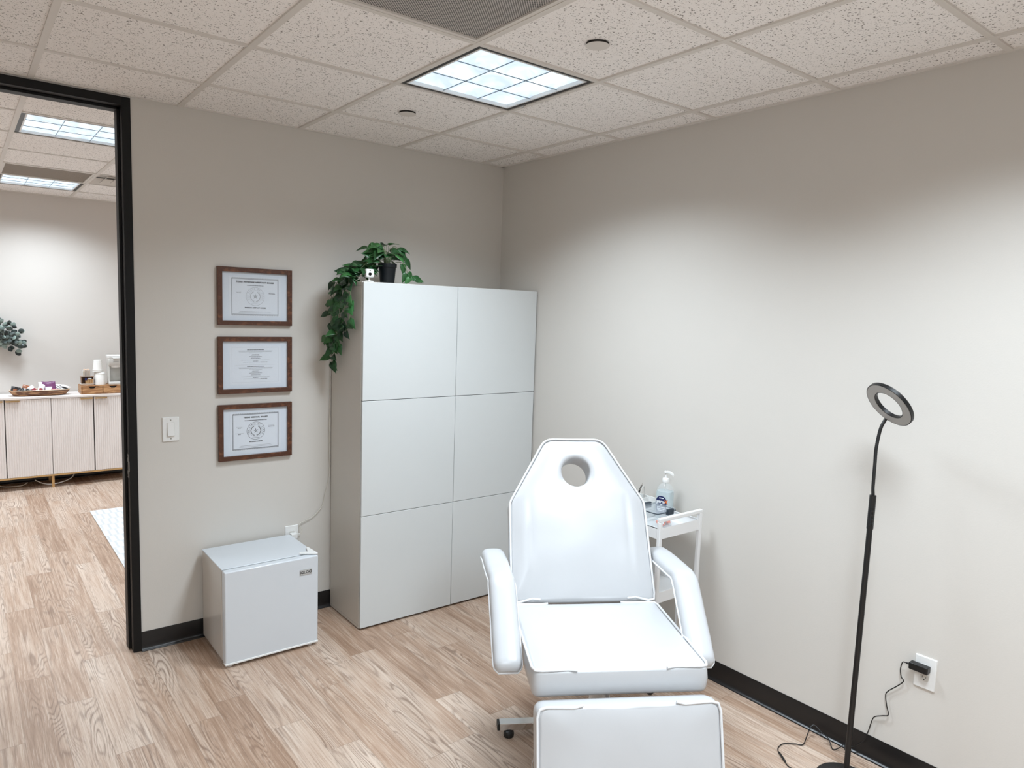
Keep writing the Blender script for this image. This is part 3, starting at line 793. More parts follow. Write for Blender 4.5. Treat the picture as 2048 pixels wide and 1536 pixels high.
for vi, vp in enumerate(vines):
    p = vine(vp, .0017)
    tot = len(p)
    for i in range(12, tot, 2 if vi == 0 else 2):
        for q in range(2):
            n0 = p[i]; outw = Vector((-1, 0, 0)) if n0.z < .02 else Vector((0, 0, 1))
            dirv = Vector((rs.uniform(-.45, .05), rs.uniform(-1, 1), rs.uniform(-1.0, .1)))
            nr = Vector((-1.0, rs.uniform(-1.1, -.1), .35))
            L = rs.uniform(.046, .068); pt = rs.uniform(.008, .03)
            dn = dirv.normalized(); b = n0+dn*pt+outw*rs.uniform(.0, .02)
            if n0.z < .02: b.x = min(b.x, sx-.012)
            tube(st, [n0, n0.lerp(b, .5)+Vector((-.003, 0, .004)), b], .0010, 5)
            if n0.z < .03 and dn.x > -.1: dn.x = -.1
            leaf(lv, tints, b, dn, nr, L, L*.72, rs.uniform(.0, .8), fold=.35)
# right-hand short vine along the cabinet front
p = vine([(.02, 0, .11), (.07, -.03, .12), (.095, -.05, .075), (.10, -.07, .03), (.13, -.085, .018)], .0015)
for (nx, ny, nz), dv, L in (((.075, -.03, .11), (.2, -.2, -1), .066), ((.10, -.06, .065), (.5, 0, -.7), .055), ((.085, -.06, .06), (-.3, 0, -.9), .06), ((.10, -.075, .035), (-.4, 0, -.5), .05), ((.12, -.085, .03), (.9, -.1, -.1), .07), ((.125, -.09, .035), (.8, 0, -.28), .062), ((.11, -.08, .03), (1, .1, .1), .055)):
    leaf(lv, tints, Vector((nx, ny, nz)), Vector(dv), Vector((.1, -1, .5)), L, L*.68, rs.uniform(.3, .95))
obj('stems', st, M['stem'], t)
obj_leaves('foliage', lv, tints, M['leaf'], t)

# security camera
t = thing('security_camera', 'small white cube security camera on the cabinet beside the dark pot', 'camera', (-1.155, -.362, CH+.0005), math.radians(-14))
bm = new(); lathe(bm, [(.0235, 0), (.0245, .003), (.0225, .0055), (.006, .007), (.005, .018), (.009, .024)], n=28); obj('stand', bm, M['plastic'], t)
bm = new()
q = .0225; pts = rounded([(-q, -q), (q, -q), (q, q), (-q, q)], .009, 5)
rings = [[Vector((p.x*s_, y, p.y*s_+.046)) for p in pts] for y, s_ in ((.022, .8), (.02, .95), (.012, 1), (-.016, 1), (-.021, .96), (-.0235, .85))]
loops(bm, rings); obj('camera_body', bm, M['plastic'], t)
bm = new(); lathe(bm, [(.0085, 0), (.0085, .0015), (.007, .002)], (0, -.0235, .041), 24, axis=(0, -1, 0)); lathe(bm, [(.003, 0), (.003, .001)], (0, -.0235, .060), 12, axis=(0, -1, 0)); obj('lens', bm, M['dark_gloss'], t)
bm = new(); tube(bm, smooth_path([(-.0205, .01, .05), (-.032, .008, .048), (-.045, -.002, .03), (-.058, .0, .012), (-.07, .02, .003), (-.0735, .06, .001)], 6), .002, 7); obj('cord', bm, M['cloth_white'], t)

# ---------------------------------------------------------------- treatment chair
th = -.5388
t = thing('treatment_chair', 'white padded reclining treatment chair with face hole and armrests', 'chair', (-1.1952, -2.3439, 0), th)
al, be, ga = .0238, 1.0681, 1.30
SZ, SW, SL, TK, BL, TWd, SH, HC = .6153, .6103, .574, .094, .7102, .1078, .42, .5549
hw = SW/2
def cushion(name, outline, O, ex, ey, en, tk, crown, pipes, centre, hole=0, crease=None, edge=.012, roll_rows=None):
    O, ex, ey, en = Vector(O), Vector(ex), Vector(ey), Vector(en)
    P = resample(outline, .02); c = Vector(centre)
    def at(p, h): return O+ex*p.x+ey*p.y+en*h
    def ins(p, dd):
        v = (c-p); return p+v.normalized()*dd
    bm = new(); rings = []
    rings.append([at(ins(p, .02), -tk) for p in P]); rings.append([at(ins(p, .005), -tk+.004) for p in P]); rings.append([at(p, -tk+.014) for p in P])
    rings.append([at(ins(p, -.004), -tk*.5) for p in P]); rings.append([at(p, -edge) for p in P]); rings.append([at(ins(p, .002), -edge*.5) for p in P]); rings.append([at(ins(p, .0075), -.0045) for p in P]); rings.append([at(ins(p, .012), .0005) for p in P])
    K = 26
    for k in range(1, K+1):
        q = (k/K)**1.5
        ring = []
        for p in P:
            p0 = ins(p, .0125)
            if hole:
                tgt = c+(p-c).normalized()*hole
                pp = p0.lerp(tgt, q); hh = .0005+crown*(1-(1-q)**5)*(1-.45*q**12)
            else:
                qq = min(q, .985); pp = p0.lerp(c, qq); hh = .0005+crown*(1-(1-qq)**5)
            if crease: hh += crease(pp)
            ring.append(at(pp, hh))
        rings.append(ring)
    if hole:
        for hh, dr_ in ((-.012, .001), (-.04, .003), (-.07, .003), (-tk+.004, .0), (-tk, -.004)):
            rings.append([at(c+(p-c).normalized()*(hole-dr_), hh) for p in P])
        vr = loops(bm, rings, cap0=False, cap1=False)
        for i in range(len(P)):
            j = (i+1) % len(P); bm.faces.new((vr[0][j], vr[0][i], vr[-1][i], vr[-1][j]))
    else: loops(bm, rings)
    o = obj(name, bm, M['vinyl'], t, ang=75)
    bm = new()
    for pp, closed in pipes:
        pp = resample([Vector(v) for v in pp], .015, closed)
        tube(bm, [at(ins(v, .0005), .0) for v in pp], .0045, 8, closed=closed)
    obj('piping', bm, M['piping'], o)
    return o
sd = Vector((0, math.cos(al), -math.sin(al))); sn = Vector((0, math.sin(al), math.cos(al)))
# seat
so = rounded([(-hw, 0), (hw, 0), (hw, SL), (-hw, SL)], [.03, .03, .02, .02], 6)
def side_pipe(x, y0, y1, din=.15, r=.03):
    sg = 1 if x > 0 else -1
    return [(x-sg*din, y0-.001), (x-sg*(din-.03), y0+.006), (x-sg*.06, y0+.003), (x-sg*.03, y0+.002), (x-sg*.008, y0+.008), (x, y0+.032)] + [(x, y1-.032), (x-sg*.008, y1-.008), (x-sg*.03, y1-.002), (x-sg*.06, y1-.003), (x-sg*(din-.03), y1-.006), (x-sg*din, y1+.001)]
wr = lambda a, b: .0016*noise.noise(Vector((a*9, b*9, 3.1)))
cushion('seat', so, (0, 0, SZ), (1, 0, 0), sd, sn, TK, .013, [(side_pipe(hw, 0, SL), False), (side_pipe(-hw, 0, SL), False)], (0, SL/2), crease=lambda p: wr(p.x, p.y))
# backrest
bO = Vector((0, 0, SZ))+sd*SL
by = Vector((0, math.cos(be), math.sin(be))); bn = Vector((0, -math.sin(be), math.cos(be)))
bo = rounded([(-hw, 0), (hw, 0), (hw*.985, SH), (TWd+.025, BL), (-TWd-.025, BL), (-hw*.985, SH)], [.015, .015, .07, .07, .07, .07], 8)
def bcrease(p):
    s_ = .0
    for sg in (-1, 1):
        d_ = p.x-sg*.215
        s_ -= .0035*math.exp(-(d_/.010)**2)*max(0, 1-abs(p.y-.27)/.2)
        s_ += .004*math.exp(-((d_-sg*.03)/.03)**2)*max(0, 1-abs(p.y-.3)/.2)
    return s_+.0022*noise.noise(Vector((p.x*7, p.y*7, 9)))
pz = [p for p in bo]
# piping all the way round except the bottom middle
bp = [(-hw+.12, .012), (-hw+.085, .016), (-hw+.03, .002), (-hw+.004, .006), (-hw, .03)] + [tuple(p) for p in resample(rounded([(-hw, .0), (-hw*.985, SH), (-TWd-.025, BL), (TWd+.025, BL), (hw*.985, SH), (hw, .0)], [0, .07, .07, .07, .07, 0], 8), .05, False)[1:-1]] + [(hw, .03), (hw-.004, .006), (hw-.03, .002), (hw-.085, .016), (hw-.12, .012)]
bp = bp[:5]+[p for p in bp[5:-5] if p[1] > .04]+bp[-5:]
bO2 = bO+bn*.0+by*.004
cushion('backrest', bo, bO2, (1, 0, 0), by, bn, TK, .014, [(bp, False)], (0, HC), hole=.066, crease=bcrease)
# leg rest
fy = Vector((0, -math.cos(ga), -math.sin(ga))); fn = Vector((0, -math.sin(ga), math.cos(ga)))
FL = .44
fo_ = rounded([(-hw, 0), (hw, 0), (hw, FL), (-hw, FL)], [.035, .035, .03, .03], 6)
FO = Vector((0, -.099, .549))
lr = cushion('leg_rest', fo_, FO+fn*.0, (1, 0, 0), fy, fn, TK, .012, [(side_pipe(hw, .0, FL), False), (side_pipe(-hw, .0, FL), False)], (0, FL/2), crease=lambda p: .0028*noise.noise(Vector((p.x*8, p.y*8, 1))))
bm = new(); zc = FO+fy*.17-fn*.05+Vector((-hw-.004, 0, 0))
box(bm, (zc.x-.002, zc.y-.003, zc.z-.005), (zc.x, zc.y+.003, zc.z+.006)); tube(bm, [zc+Vector((-.003, 0, -.004)), zc+Vector((-.006, -.002, -.016)), zc+Vector((-.003, -.003, -.03))], .0018, 6)
obj('zipper_pull', bm, M['chrome'], lr)
# armrests
def armrest(sg):
    raw = [Vector((0, .80, .728)), Vector((0, .70, .742)), Vector((0, .42, .756)), Vector((0, .145 if sg < 0 else .155, .535 if sg < 0 else .528))]
    path2 = rounded([(v.y, v.z) for v in raw], [0, .02, .10, 0], 8)
    pth = resample([Vector(p) for p in path2], .014, False)
    n = 28; rings = []; cxf = lambda y: sg*.368-(.022*(max(0, .45-y)/.3) if sg > 0 else 0); sides = {-1: [], 1: []}
    tot = len(pth); acc = [0]
    for a, b in zip(pth, pth[1:]): acc.append(acc[-1]+(b-a).length)
    Lt = acc[-1]
    for i, p in enumerate(pth):
        tv = (pth[min(i+1, tot-1)]-pth[max(i-1, 0)]).normalized(); nv = Vector((tv.y, -tv.x)) if tv.x < 0 else Vector((-tv.y, tv.x))
        if nv.y < 0: nv = -nv
        e = min(acc[i], Lt-acc[i]); sc_ = math.sqrt(max(.0, 1-(max(0, .035-e)/.035)**2)); sc_ = max(sc_, .25)
        scb = max(.5, math.sqrt(max(0, 1-(max(0, .03-e)/.03)**2)))
        wx = .0515*(.55+.45*sc_); wn = .030
        # slight pucker at the bend
        pk = 1-.05*math.exp(-((acc[i]-.36)/.02)**2)
        wob = 1+.03*noise.noise(Vector((acc[i]*14, sg, 0)))
        ring = []
        for k in range(n):
            a = 2*PI*k/n; ca, sa = math.cos(a), math.sin(a)
            xx = wx*pk*wob*math.copysign(abs(ca)**.62, ca)
            hh = (wn*1.25 if sa > 0 else wn*.55)*math.copysign(abs(sa)**.75, sa)*scb*wob
            q_ = p+nv*hh
            ring.append(Vector((cxf(p.x)+xx, q_.x, q_.y)))
        rings.append(ring)
        for ss in (-1, 1): sides[ss].append(Vector((cxf(p.x)+ss*wx*pk*wob, p.x, p.y)))
    bm = new(); loops(bm, rings); o = obj('armrest', bm, M['vinyl'], t, ang=80)
    bm = new(); loop = sides[-1]+list(reversed(sides[1])); tube(bm, loop, .0040, 8, closed=True); obj('piping', bm, M['piping'], o)
    bm = new()   # bracket to the seat frame
    tube(bm, smooth_path([(sg*.30, .45, .50), (sg*.345, .46, .50), (sg*.366, .47, .54), (sg*.366, .47, .725)], 4), .011, 10)
    obj('armrest_bracket', bm, M['white_metal'], t)
armrest(-1); armrest(1)
# metal underframe, column and base
bm = new()
for sg in (-1, 1):
    box(bm, (sg*.16-.015, .09, SZ-TK-.045), (sg*.22+.015, SL-.02, SZ-TK-.012))
box(bm, (-.175, .09, SZ-TK-.04), (.175, .12, SZ-TK-.014)); box(bm, (-.235, SL-.08, SZ-TK-.05), (.235, SL-.05, SZ-TK-.02))
box(bm, (-.09, .20, SZ-TK-.06), (.09, .38, SZ-TK-.02))
obj('seat_frame', bm, M['white_metal'], t, bevel=.002)
bm = new()
for sg in (-1, 1):
    a = bO+bn*(-TK-.02)+by*.04; b = bO+bn*(-TK-.02)+by*.40
    tube(bm, [a+Vector((sg*.2, 0, 0)), b+Vector((sg*.2, 0, 0))], .013, 10)
tube(bm, [bO+bn*(-TK-.02)+by*.38+Vector((-.2, 0, 0)), bO+bn*(-TK-.02)+by*.38+Vector((.2, 0, 0))], .013, 10)
tube(bm, [Vector((0, .64, .42)), bO+bn*(-TK-.02)+by*.36], .014, 10)
obj('back_frame', bm, M['white_metal'], t)
bm = new()
for sg in (-1, 1): tube(bm, [FO+fn*(-TK-.015)+fy*(.10)+Vector((sg*.2, 0, 0)), FO+fn*(-TK-.015)+fy*(.40)+Vector((sg*.2, 0, 0))], .012, 10)
tube(bm, [Vector((0, .22, .44)), FO+fn*(-TK-.015)+fy*.25], .012, 10)
obj('leg_rest_frame', bm, M['white_metal'], t)
bm = new(); lathe(bm, [(.05, .05), (.05, .30), (.036, .302), (.036, .47)], (0, .29, 0), 28); box(bm, (-.08, .21, .462), (.08, .37, SZ-TK-.05)); obj('column', bm, M['white_metal'], t)
bm = new(); box(bm, (-.025, -.02, .024), (.025, .612, .058)); obj('base_beam', bm, M['white_metal'], t, bevel=.002)
for yb in (.633, -.04):
    bm = new(); box(bm, (-.332, yb-.022, .029), (.332, yb+.022, .059)); b_ = obj('base_tube', bm, M['chrome'], t, bevel=.0015)
    b_['label'] = 'polished metal base tube'
    for sg in (-1, 1):
        bm = new(); box(bm, (sg*.337-.0055, yb-.0215, .0295), (sg*.337+.0055, yb+.0215, .0585)); obj('end_cap', bm, M['black'], b_, bevel=.002)
        bm = new(); lathe(bm, [(.018, 0), (.0215, .003), (.0225, .008), (.0225, .020), (.019, .026), (.009, .0285)], (sg*.293, yb-.016, 0), 28); obj('caster', bm, M['black'], t)

# ---------------------------------------------------------------- utility trolley
TX0, TX1, TY0, TY1 = -.382, -.066, -1.80, -1.36
t = thing('utility_trolley', 'narrow white metal three tier trolley against the right wall', 'trolley', (TX0, TY0, 0))
w_, dpt = TX1-TX0, TY1-TY0
for y in (0, dpt-.018):
    bm = new()
    for x in (0, w_-.02): box(bm, (x, y, .045), (x+.02, y+.018, .8455))
    box(bm, (0, y, .845), (w_, y+.018, .863))
    obj('end_frame', bm, M['white_metal'], t, bevel=.003, seg=3)
for zb in (.763, .452, .125):
    bm = new(); hh = .052
    box(bm, (.0185, .004, zb), (w_-.0185, .0065, zb+hh)); box(bm, (.0185, dpt-.0065, zb), (w_-.0185, dpt-.004, zb+hh))
    box(bm, (.003, .018, zb), (.0055, dpt-.018, zb+hh)); box(bm, (w_-.0055, .018, zb), (w_-.003, dpt-.018, zb+hh)); box(bm, (.0045, .0055, zb+.0005), (w_-.0045, dpt-.0055, zb+.0035))
    box(bm, (.003, .018, zb+hh-.003), (.010, dpt-.018, zb+hh)); box(bm, (w_-.010, .018, zb+hh-.003), (w_-.003, dpt-.018, zb+hh))
    obj('shelf_tray', bm, M['white_metal'], t)
for x in (.01, w_-.01):
    for y in (.009, dpt-.009):
        bm = new(); lathe(bm, [(.019, -.009), (.021, -.006), (.021, .006), (.019, .009)], (x, y+.008, .0215), 20, axis=(1, 0, 0)); box(bm, (x-.004, y-.004, .02), (x+.004, y+.004, .05)); obj('caster', bm, M['black'], t)
TZ = .7665
# hand sanitiser
t = thing('hand_sanitizer', 'clear pump bottle of hand sanitizer with navy label on the trolley', 'bottle', (-.083, -1.575, TZ), math.radians(-78))
bm = new()
def oval(bm, prof, n=32, ex=1.0, ey=.84, mi=0, cap0=True, cap1=True, o=(0, 0, 0)):
    rings = []
    for r_, z, sq in prof:
        ring = []
        for i in range(n):
            a = 2*PI*i/n; ca, sa = math.cos(a), math.sin(a)
            ring.append(Vector((o[0]+r_*ex*math.copysign(abs(ca)**sq, ca), o[1]+r_*(ey if sq < 1 else 1)*math.copysign(abs(sa)**sq, sa), o[2]+z)))
        rings.append(ring)
    loops(bm, rings, mi, cap0=cap0, cap1=cap1)
oval(bm, [(.040, 0, .6), (.043, .004, .6), (.043, .135, .6), (.041, .150, .65), (.030, .172, .8), (.016, .182, 1), (.0125, .186, 1), (.0125, .198, 1)])
obj('bottle_body', bm, M['clear'], t)
bm = new(); oval(bm, [(.039, .004, .6), (.041, .01, .6), (.041, .132, .6), (.039, .142, .65)]); obj('gel', bm, M['gel'], t)
bm = new(); lathe(bm, [(.0165, .186), (.0175, .19), (.0175, .204), (.015, .208), (.006, .210), (.0055, .232), (.010, .234), (.010, .243), (.004, .246)], n=24)
loops(bm, [[Vector(p) for p in ((x, -.006+dy, z0), (x, .006-dy, z0), (x, .006-dy, z1), (x, -.006+dy, z1))] for x, dy, z0, z1 in ((.0, 0, .235, .246), (.022, 0, .236, .246), (.034, .001, .232, .241), (.042, .002, .224, .231))])
obj('pump', bm, M['plastic'], t); 
bm = new(); tube(bm, [Vector((0, 0, .19)), Vector((.002, 0, .02))], .0024, 8); obj('dip_tube', bm, M['plastic_grey'], t)
bm = new(); yl = -.0368
pts = []
for i in range(17): a = PI*i/16; pts.append((.029*math.cos(a), .095+.026*math.sin(a)))
pts += [(-.029, .03), (.029, .03)]
vs = [bm.verts.new((x, yl, z)) for x, z in pts]; bm.faces.new(vs)
mt = Matrix.Translation((-.003, yl-.0008, .092)) @ Matrix.Rotation(PI/2, 4, 'X'); add_text(bm, 'germ', .023, mt, 1, .0007)
mt = Matrix.Translation((.0265, yl-.0008, .094)) @ Matrix.Rotation(PI/2, 4, 'X'); add_text(bm, 'X', .026, mt, 2, .0012)
for z, w2_ in ((.110, .012), (.062, .022), (.054, .022), (.046, .018)): box(bm, (-w2_, yl-.0008, z-.0022), (w2_, yl-.0003, z+.0022), 1)
box(bm, (-.006, yl-.0008, .070), (.006, yl-.0003, .080), 1)
lb_ = obj('label', bm, [M['navy'], M['label_white'], M['label_orange']], t, smooth=False); lb_['label'] = 'navy arched label reading germ-X'

# clear container with clip lid
BX0, BX1, BY0, BY1 = -.292, -.143, -1.705, -1.56
t = thing('clip_container', 'clear plastic food container with smoky lid and dark clips on the trolley', 'container', ((BX0+BX1)/2, (BY0+BY1)/2, TZ))
hx, hy = (BX1-BX0)/2, (BY1-BY0)/2
def ring2(hx, hy, r, z): return [Vector((p.x, p.y, z)) for p in rounded([(-hx, -hy), (hx, -hy), (hx, hy), (-hx, hy)], r, 5)]
bm = new(); loops(bm, [ring2(hx-.012, hy-.012, .018, 0), ring2(hx-.006, hy-.006, .022, .075), ring2(hx-.003, hy-.003, .024, .082), ring2(hx-.005, hy-.005, .022, .082), ring2(hx-.009, hy-.009, .02, .074), ring2(hx-.015, hy-.015, .016, .003)]); obj('container_body', bm, M['clear'], t)
bm = new(); loops(bm, [ring2(hx, hy, .026, .080), ring2(hx+.001, hy+.001, .026, .088), ring2(hx-.004, hy-.004, .024, .092), ring2(hx-.012, hy-.012, .02, .092), ring2(hx-.015, hy-.015, .018, .088)]); ld = obj('lid', bm, M['lid'], t)
bm = new(); pth = ring2(hx+.0005, hy+.0005, .026, .081); tube(bm, pth, .0024, 7, closed=True); obj('seal', bm, M['navy_plastic'], ld)
for sgx, sgy in ((1, 0), (-1, 0), (0, 1), (0, -1)):
    bm = new()
    if sgx: box(bm, (sgx*hx-.008 if sgx > 0 else -hx-.006, -.022, .066), (sgx*hx+.006 if sgx > 0 else -hx+.008, .022, .096))
    else: box(bm, (-.002, sgy*hy-.008 if sgy > 0 else -hy-.006, .066), (.044, sgy*hy+.006 if sgy > 0 else -hy+.008, .096))
    if sgy: obj('clip', bm, M['navy_plastic'], t, bevel=.003)
    else: bm.free()
rs = random.Random(5)
for k in range(12):
    bm = new(); L_ = rs.uniform(.012, .02); a = rs.uniform(0, PI); q = Vector((math.cos(a), math.sin(a), rs.uniform(-.3, .3))).normalized()
    x = rs.uniform(-.012, .052); y = rs.uniform(-.054, -.012)
    lathe(bm, [(.0055, 0), (.0075, .003), (.007, L_), (.003, L_+.002)], (0, 0, 0), 10, axis=q)
    z = TZ+.011+(k//6)*.010
    tag(obj('orange_cap', bm, M['orange'] if k % 4 else M['label_white'], loc=((BX0+BX1)/2+x, (BY0+BY1)/2+y, z)),
        'small orange or white plastic cap inside the clear clip lid container', 'cap', 'small caps inside the clear container')
# white divided organiser
t = thing('desk_organizer', 'white plastic divided organizer tray standing on the trolley near the wall', 'organizer', (-.125, -1.433, TZ))
bm = new(); ww, dd_, hh = .085, .095, .078
box(bm, (-ww, -dd_, 0), (ww, dd_, .003))
for a, b in (((-ww, -dd_), (ww, -dd_+.003)), ((-ww, dd_-.003), (ww, dd_)), ((-ww, -dd_), (-ww+.003, dd_)), ((ww-.003, -dd_), (ww, dd_))): box(bm, (a[0], a[1], 0), (b[0], b[1], hh))
obj('tray_body', bm, M['plastic'], t, bevel=.001)
bm = new(); box(bm, (-.001, -dd_+.003, .003), (.001, dd_-.003, hh-.006)); box(bm, (-ww+.003, -.001, .003), (ww-.003, .001, hh-.006)); obj('divider', bm, M['plastic'], t)
# tools standing in the organiser
t = thing('hair_clip', 'black clip like tool standing in the organizer behind the chair back', 'tool', (-.150, -1.425, TZ+.004))
bm = new(); loops(bm, [[Vector((x, y, z)) for x, z in ((-.006, 0), (.006, 0), (.011, .07), (.024, .105), (.010, .125), (-.006, .118), (-.018, .122), (-.014, .09))] for y in (-.006, .006)]); obj('handle', bm, M['black'], t, bevel=.002)
bm = new(); lathe(bm, [(.007, -.008), (.007, .008)], (0, 0, .10), 12, axis=(0, 1, 0)); tube(bm, [Vector((-.01, -.008, .11)), Vector((.008, -.008, .09)), Vector((.014, -.008, .06))], .0022, 6); obj('metal_fitting', bm, M['chrome'], t)
t = thing('marker_pen', 'slim black pen leaning out of the organizer towards the wall', 'pen', (-.112, -1.400, TZ+.004))
bm = new(); tube(bm, [Vector((-.02, 0, .0)), Vector((.048, .0, .128))], [.0042, .0042], 10); obj('barrel', bm, M['black'], t)
bm = new(); tube(bm, [Vector((.028, -.005, .102)), Vector((.048, -.005, .139))], .0015, 6); obj('pocket_clip', bm, M['chrome'], t)
bm = new(); tube(bm, smooth_path([(-.085, -1.42, TZ+.004), (-.082, -1.415, TZ+.10), (-.072, -1.415, TZ+.128), (-.060, -1.415, TZ+.12), (-.055, -1.415, TZ+.07), (-.056, -1.42, TZ+.004)], 5), .0022, 7)
tag(obj('wire_hook', bm, M['plastic_grey']), 'pale curved wire loop standing in the organizer beside the sanitizer', 'wire')
for k, (x, y, a) in enumerate(((-.33, -1.72, .3), (-.345, -1.66, 1.1), (-.315, -1.64, .1), (-.335, -1.60, .8))):
    bm = new(); box(bm, (-.018, -.004, 0), (.018, .004, .006)); o = obj('foil_packet', bm, [M['chrome'], M['ink']][k % 2:k % 2+1], loc=(x, y, TZ), bevel=.001); o.rotation_euler = (0, 0, a)
    tag(o, 'small loose item lying in the top trolley tray beside the clear container', 'supply item', 'loose items in the trolley tray')

# ---------------------------------------------------------------- ring lamp
t = thing('floor_lamp', 'black floor lamp with an unlit ring head on a gooseneck', 'lamp', (-.240, -2.668, 0))
bm = new(); lathe(bm, [(.105, 0), (.108, .004), (.108, .016), (.104, .020), (.02, .022), (.014, .03)], n=48); obj('base', bm, M['black_metal'], t)
P0 = Vector((0, 0, .02)); P1 = Vector((.036, .004, 1.150))
bm = new(); tube(bm, [P0, P0.lerp(P1, .5), P0.lerp(P1, .895)], .0105, 18); tube(bm, [P0.lerp(P1, .885), P1], .0122, 18); obj('pole', bm, M['black_metal'], t)
bm = new(); q = P0.lerp(P1, .925); tube(bm, [q+Vector((-.010, -.008, -.03)), q+Vector((-.010, -.008, .035))], .0065, 10)
for z in (-.02, -.005, .012, .027): lathe(bm, [(.004, 0), (.0035, .003)], q+Vector((-.0155, -.012, z)), 10, axis=(-.8, -.5, 0))
obj('switch_pod', bm, M['black'], t)
# ring head
rn = Vector((-.7255, .3222, -.6081)).normalized()
rc = Vector((0.0257, -0.0276, 1.4976))
RO, RI, RT = 0.0956, 0.0571, .0165
att = Vector((.0987, .0058, 1.4447))   # neck meets the rim at its lower side
nk = [P1, Vector((0.0374, 0.0073, 1.1788)), Vector((0.0436, 0.0104, 1.2257)), Vector((0.0503, 0.0137, 1.2726)), Vector((0.0572, 0.0171, 1.3195)), Vector((0.0686, 0.0173, 1.3705)), Vector((0.0804, 0.0148, 1.4084))]
nk += [att]
bm = new(); tube(bm, smooth_path(nk, 6), .0062, 12); obj('gooseneck', bm, M['black_metal'], t)
q = Vector((0, 0, 1)).rotation_difference(rn)
def tor(bm, prof, n=72, mi=0):
    rings = [[rc+q @ Vector((r_*math.cos(2*PI*i/n), r_*math.sin(2*PI*i/n), z)) for r_, z in prof] for i in range(n)]
    vr = [[bm.verts.new(p) for p in rg] for rg in rings]; m_ = len(prof)
    for i in range(n):
        for k in range(m_): bm.faces.new((vr[i][k], vr[i][(k+1) % m_], vr[(i+1) % n][(k+1) % m_], vr[(i+1) % n][k])).material_index = mi
bm = new(); tor(bm, [(RO, -RT+.003), (RO, -.001), (RO-.0015, 0), (RO-.003, -.001), (RI+.003, -.001), (RI+.0015, 0), (RI, -.001), (RI, -RT+.003), (RI+.003, -RT), (RO-.003, -RT)]); hd = obj('ring_head', bm, M['black'], t, ang=40)
bm = new(); tor(bm, [(RO-.0030, -.004), (RO-.0030, -.0002), (RI+.0030, -.0002), (RI+.0030, -.004)]); obj('diffuser', bm, M['lamp_diff'], hd)

# ---------------------------------------------------------------- far room
t = thing('sideboard', 'white fluted door sideboard with gold legs along the far wall', 'sideboard', (-2.95, 3.93, 0))
SBW, SBT = 1.405, .868
bm = new(); box(bm, (0, .0, .848), (SBW, .345, SBT)); obj('top', bm, M['sideboard'], t, bevel=.002)
bm = new(); box(bm, (0, .022, .125), (SBW, .345, .848)); obj('body', bm, M['sideboard'], t)
bm = new(); box(bm, (.001, .019, .128), (SBW-.001, .0225, .846)); obj('reveal', bm, M['gap'], t)
bm = new(); box(bm, (0, .004, .110), (SBW, .345, .124)); 
for x in (.02, .69, SBW-.035):
    for y in (.01, .31): box(bm, (x, y, 0), (x+.022, y+.02, .112))
obj('leg_frame', bm, M['brass'], t, bevel=.001)
edges = [(.003, .3445), (.3515, .702), (.7055, 1.0445), (1.0535, 1.402)]
for di, (a, b) in enumerate(edges):
    bm = new(); nfl = 19; w = (b-a)/nfl; z0, z1 = .127, .845; prof = []
    for k in range(nfl):
        for j in range(6):
            u_ = j/6; prof.append((a+w*(k+u_), .011-.0055*math.sin(PI*u_)))
    prof.append((b, .011)); prof += [(b, .019), (a, .019)]
    loops(bm, [[Vector((x, y, z)) for x, y in prof] for z in (z0, z1)])
    dd = obj('door', bm, M['sideboard'], t, ang=60)
    hx0 = {0: b-.115, 1: a+.004, 2: b-.105, 3: a+.004}[di]
    bm = new(); box(bm, (hx0, -.012, .836), (hx0+.105, .006, .8405)); box(bm, (hx0, -.012, .828), (hx0+.105, -.0095, .838)); obj('handle', bm, M['brass'], dd)
bm = new(); tube(bm, smooth_path([(-2.7, 4.16, .03), (-2.62, 4.12, .012), (-2.55, 4.1, .010), (-2.48, 4.1, .012), (-2.44, 4.12, .03)], 5), .005, 7)
tag(obj('power_cable', bm, M['cloth_white']), 'pale cable on the floor under the left part of the sideboard', 'cable')
bm = new(); tube(bm, smooth_path([(-2.38, 4.1, .05), (-2.32, 4.06, .02), (-2.26, 4.03, .012), (-2.2, 4.03, .016), (-2.13, 4.05, .03), (-2.08, 4.1, .045), (-2.05, 4.14, .08)], 5), .005, 7)
tag(obj('power_cable', bm, M['plastic']), 'white cable looping on the floor under the middle of the sideboard', 'cable')
bm = new(); box(bm, (-2.089, 1.0, .0005), (-.55, 2.87, .009)); tag(obj('area_rug', bm, M['rug'], bevel=.003), 'white patterned rug on the floor of the room beyond the doorway', 'rug')

# carved wooden snack tray
ST = SBT+.0005
t = thing('wooden_tray', 'long shallow carved wooden bowl of snacks on the sideboard', 'tray', (-2.322, 4.05, ST))
bm = new()
def ov(hx, hy, z, n=48, e=.7): return [Vector((hx*math.copysign(abs(math.cos(2*PI*i/n))**e, math.cos(2*PI*i/n)), hy*math.copysign(abs(math.sin(2*PI*i/n))**e, math.sin(2*PI*i/n)), z)) for i in range(n)]
loops(bm, [ov(.185, .055, 0), ov(.21, .07, .008), ov(.235, .088, .040), ov(.240, .092, .052), ov(.236, .090, .055), ov(.226, .082, .053), ov(.19, .06, .014), ov(.16, .045, .010)]); obj('bowl', bm, M['tray_wood'], t)
bm = new(); tube(bm, ov(.234, .0885, .054), .004, 7, closed=True); obj('rim', bm, simple('pale_cut_rim', (222, 204, 180), .6), t)
M['p_black'] = simple('packet_black', (26, 20, 20), .3); M['p_brown'] = simple('packet_brown', (150, 88, 52), .35, var=.25); M['p_white'] = simple('packet_white', (228, 224, 222), .35)
M['p_red'] = simple('packet_red', (150, 52, 62), .35); M['p_purple'] = simple('packet_purple', (112, 58, 100), .35, var=.2); M['p_pink'] = simple('packet_pink', (206, 150, 150), .4)
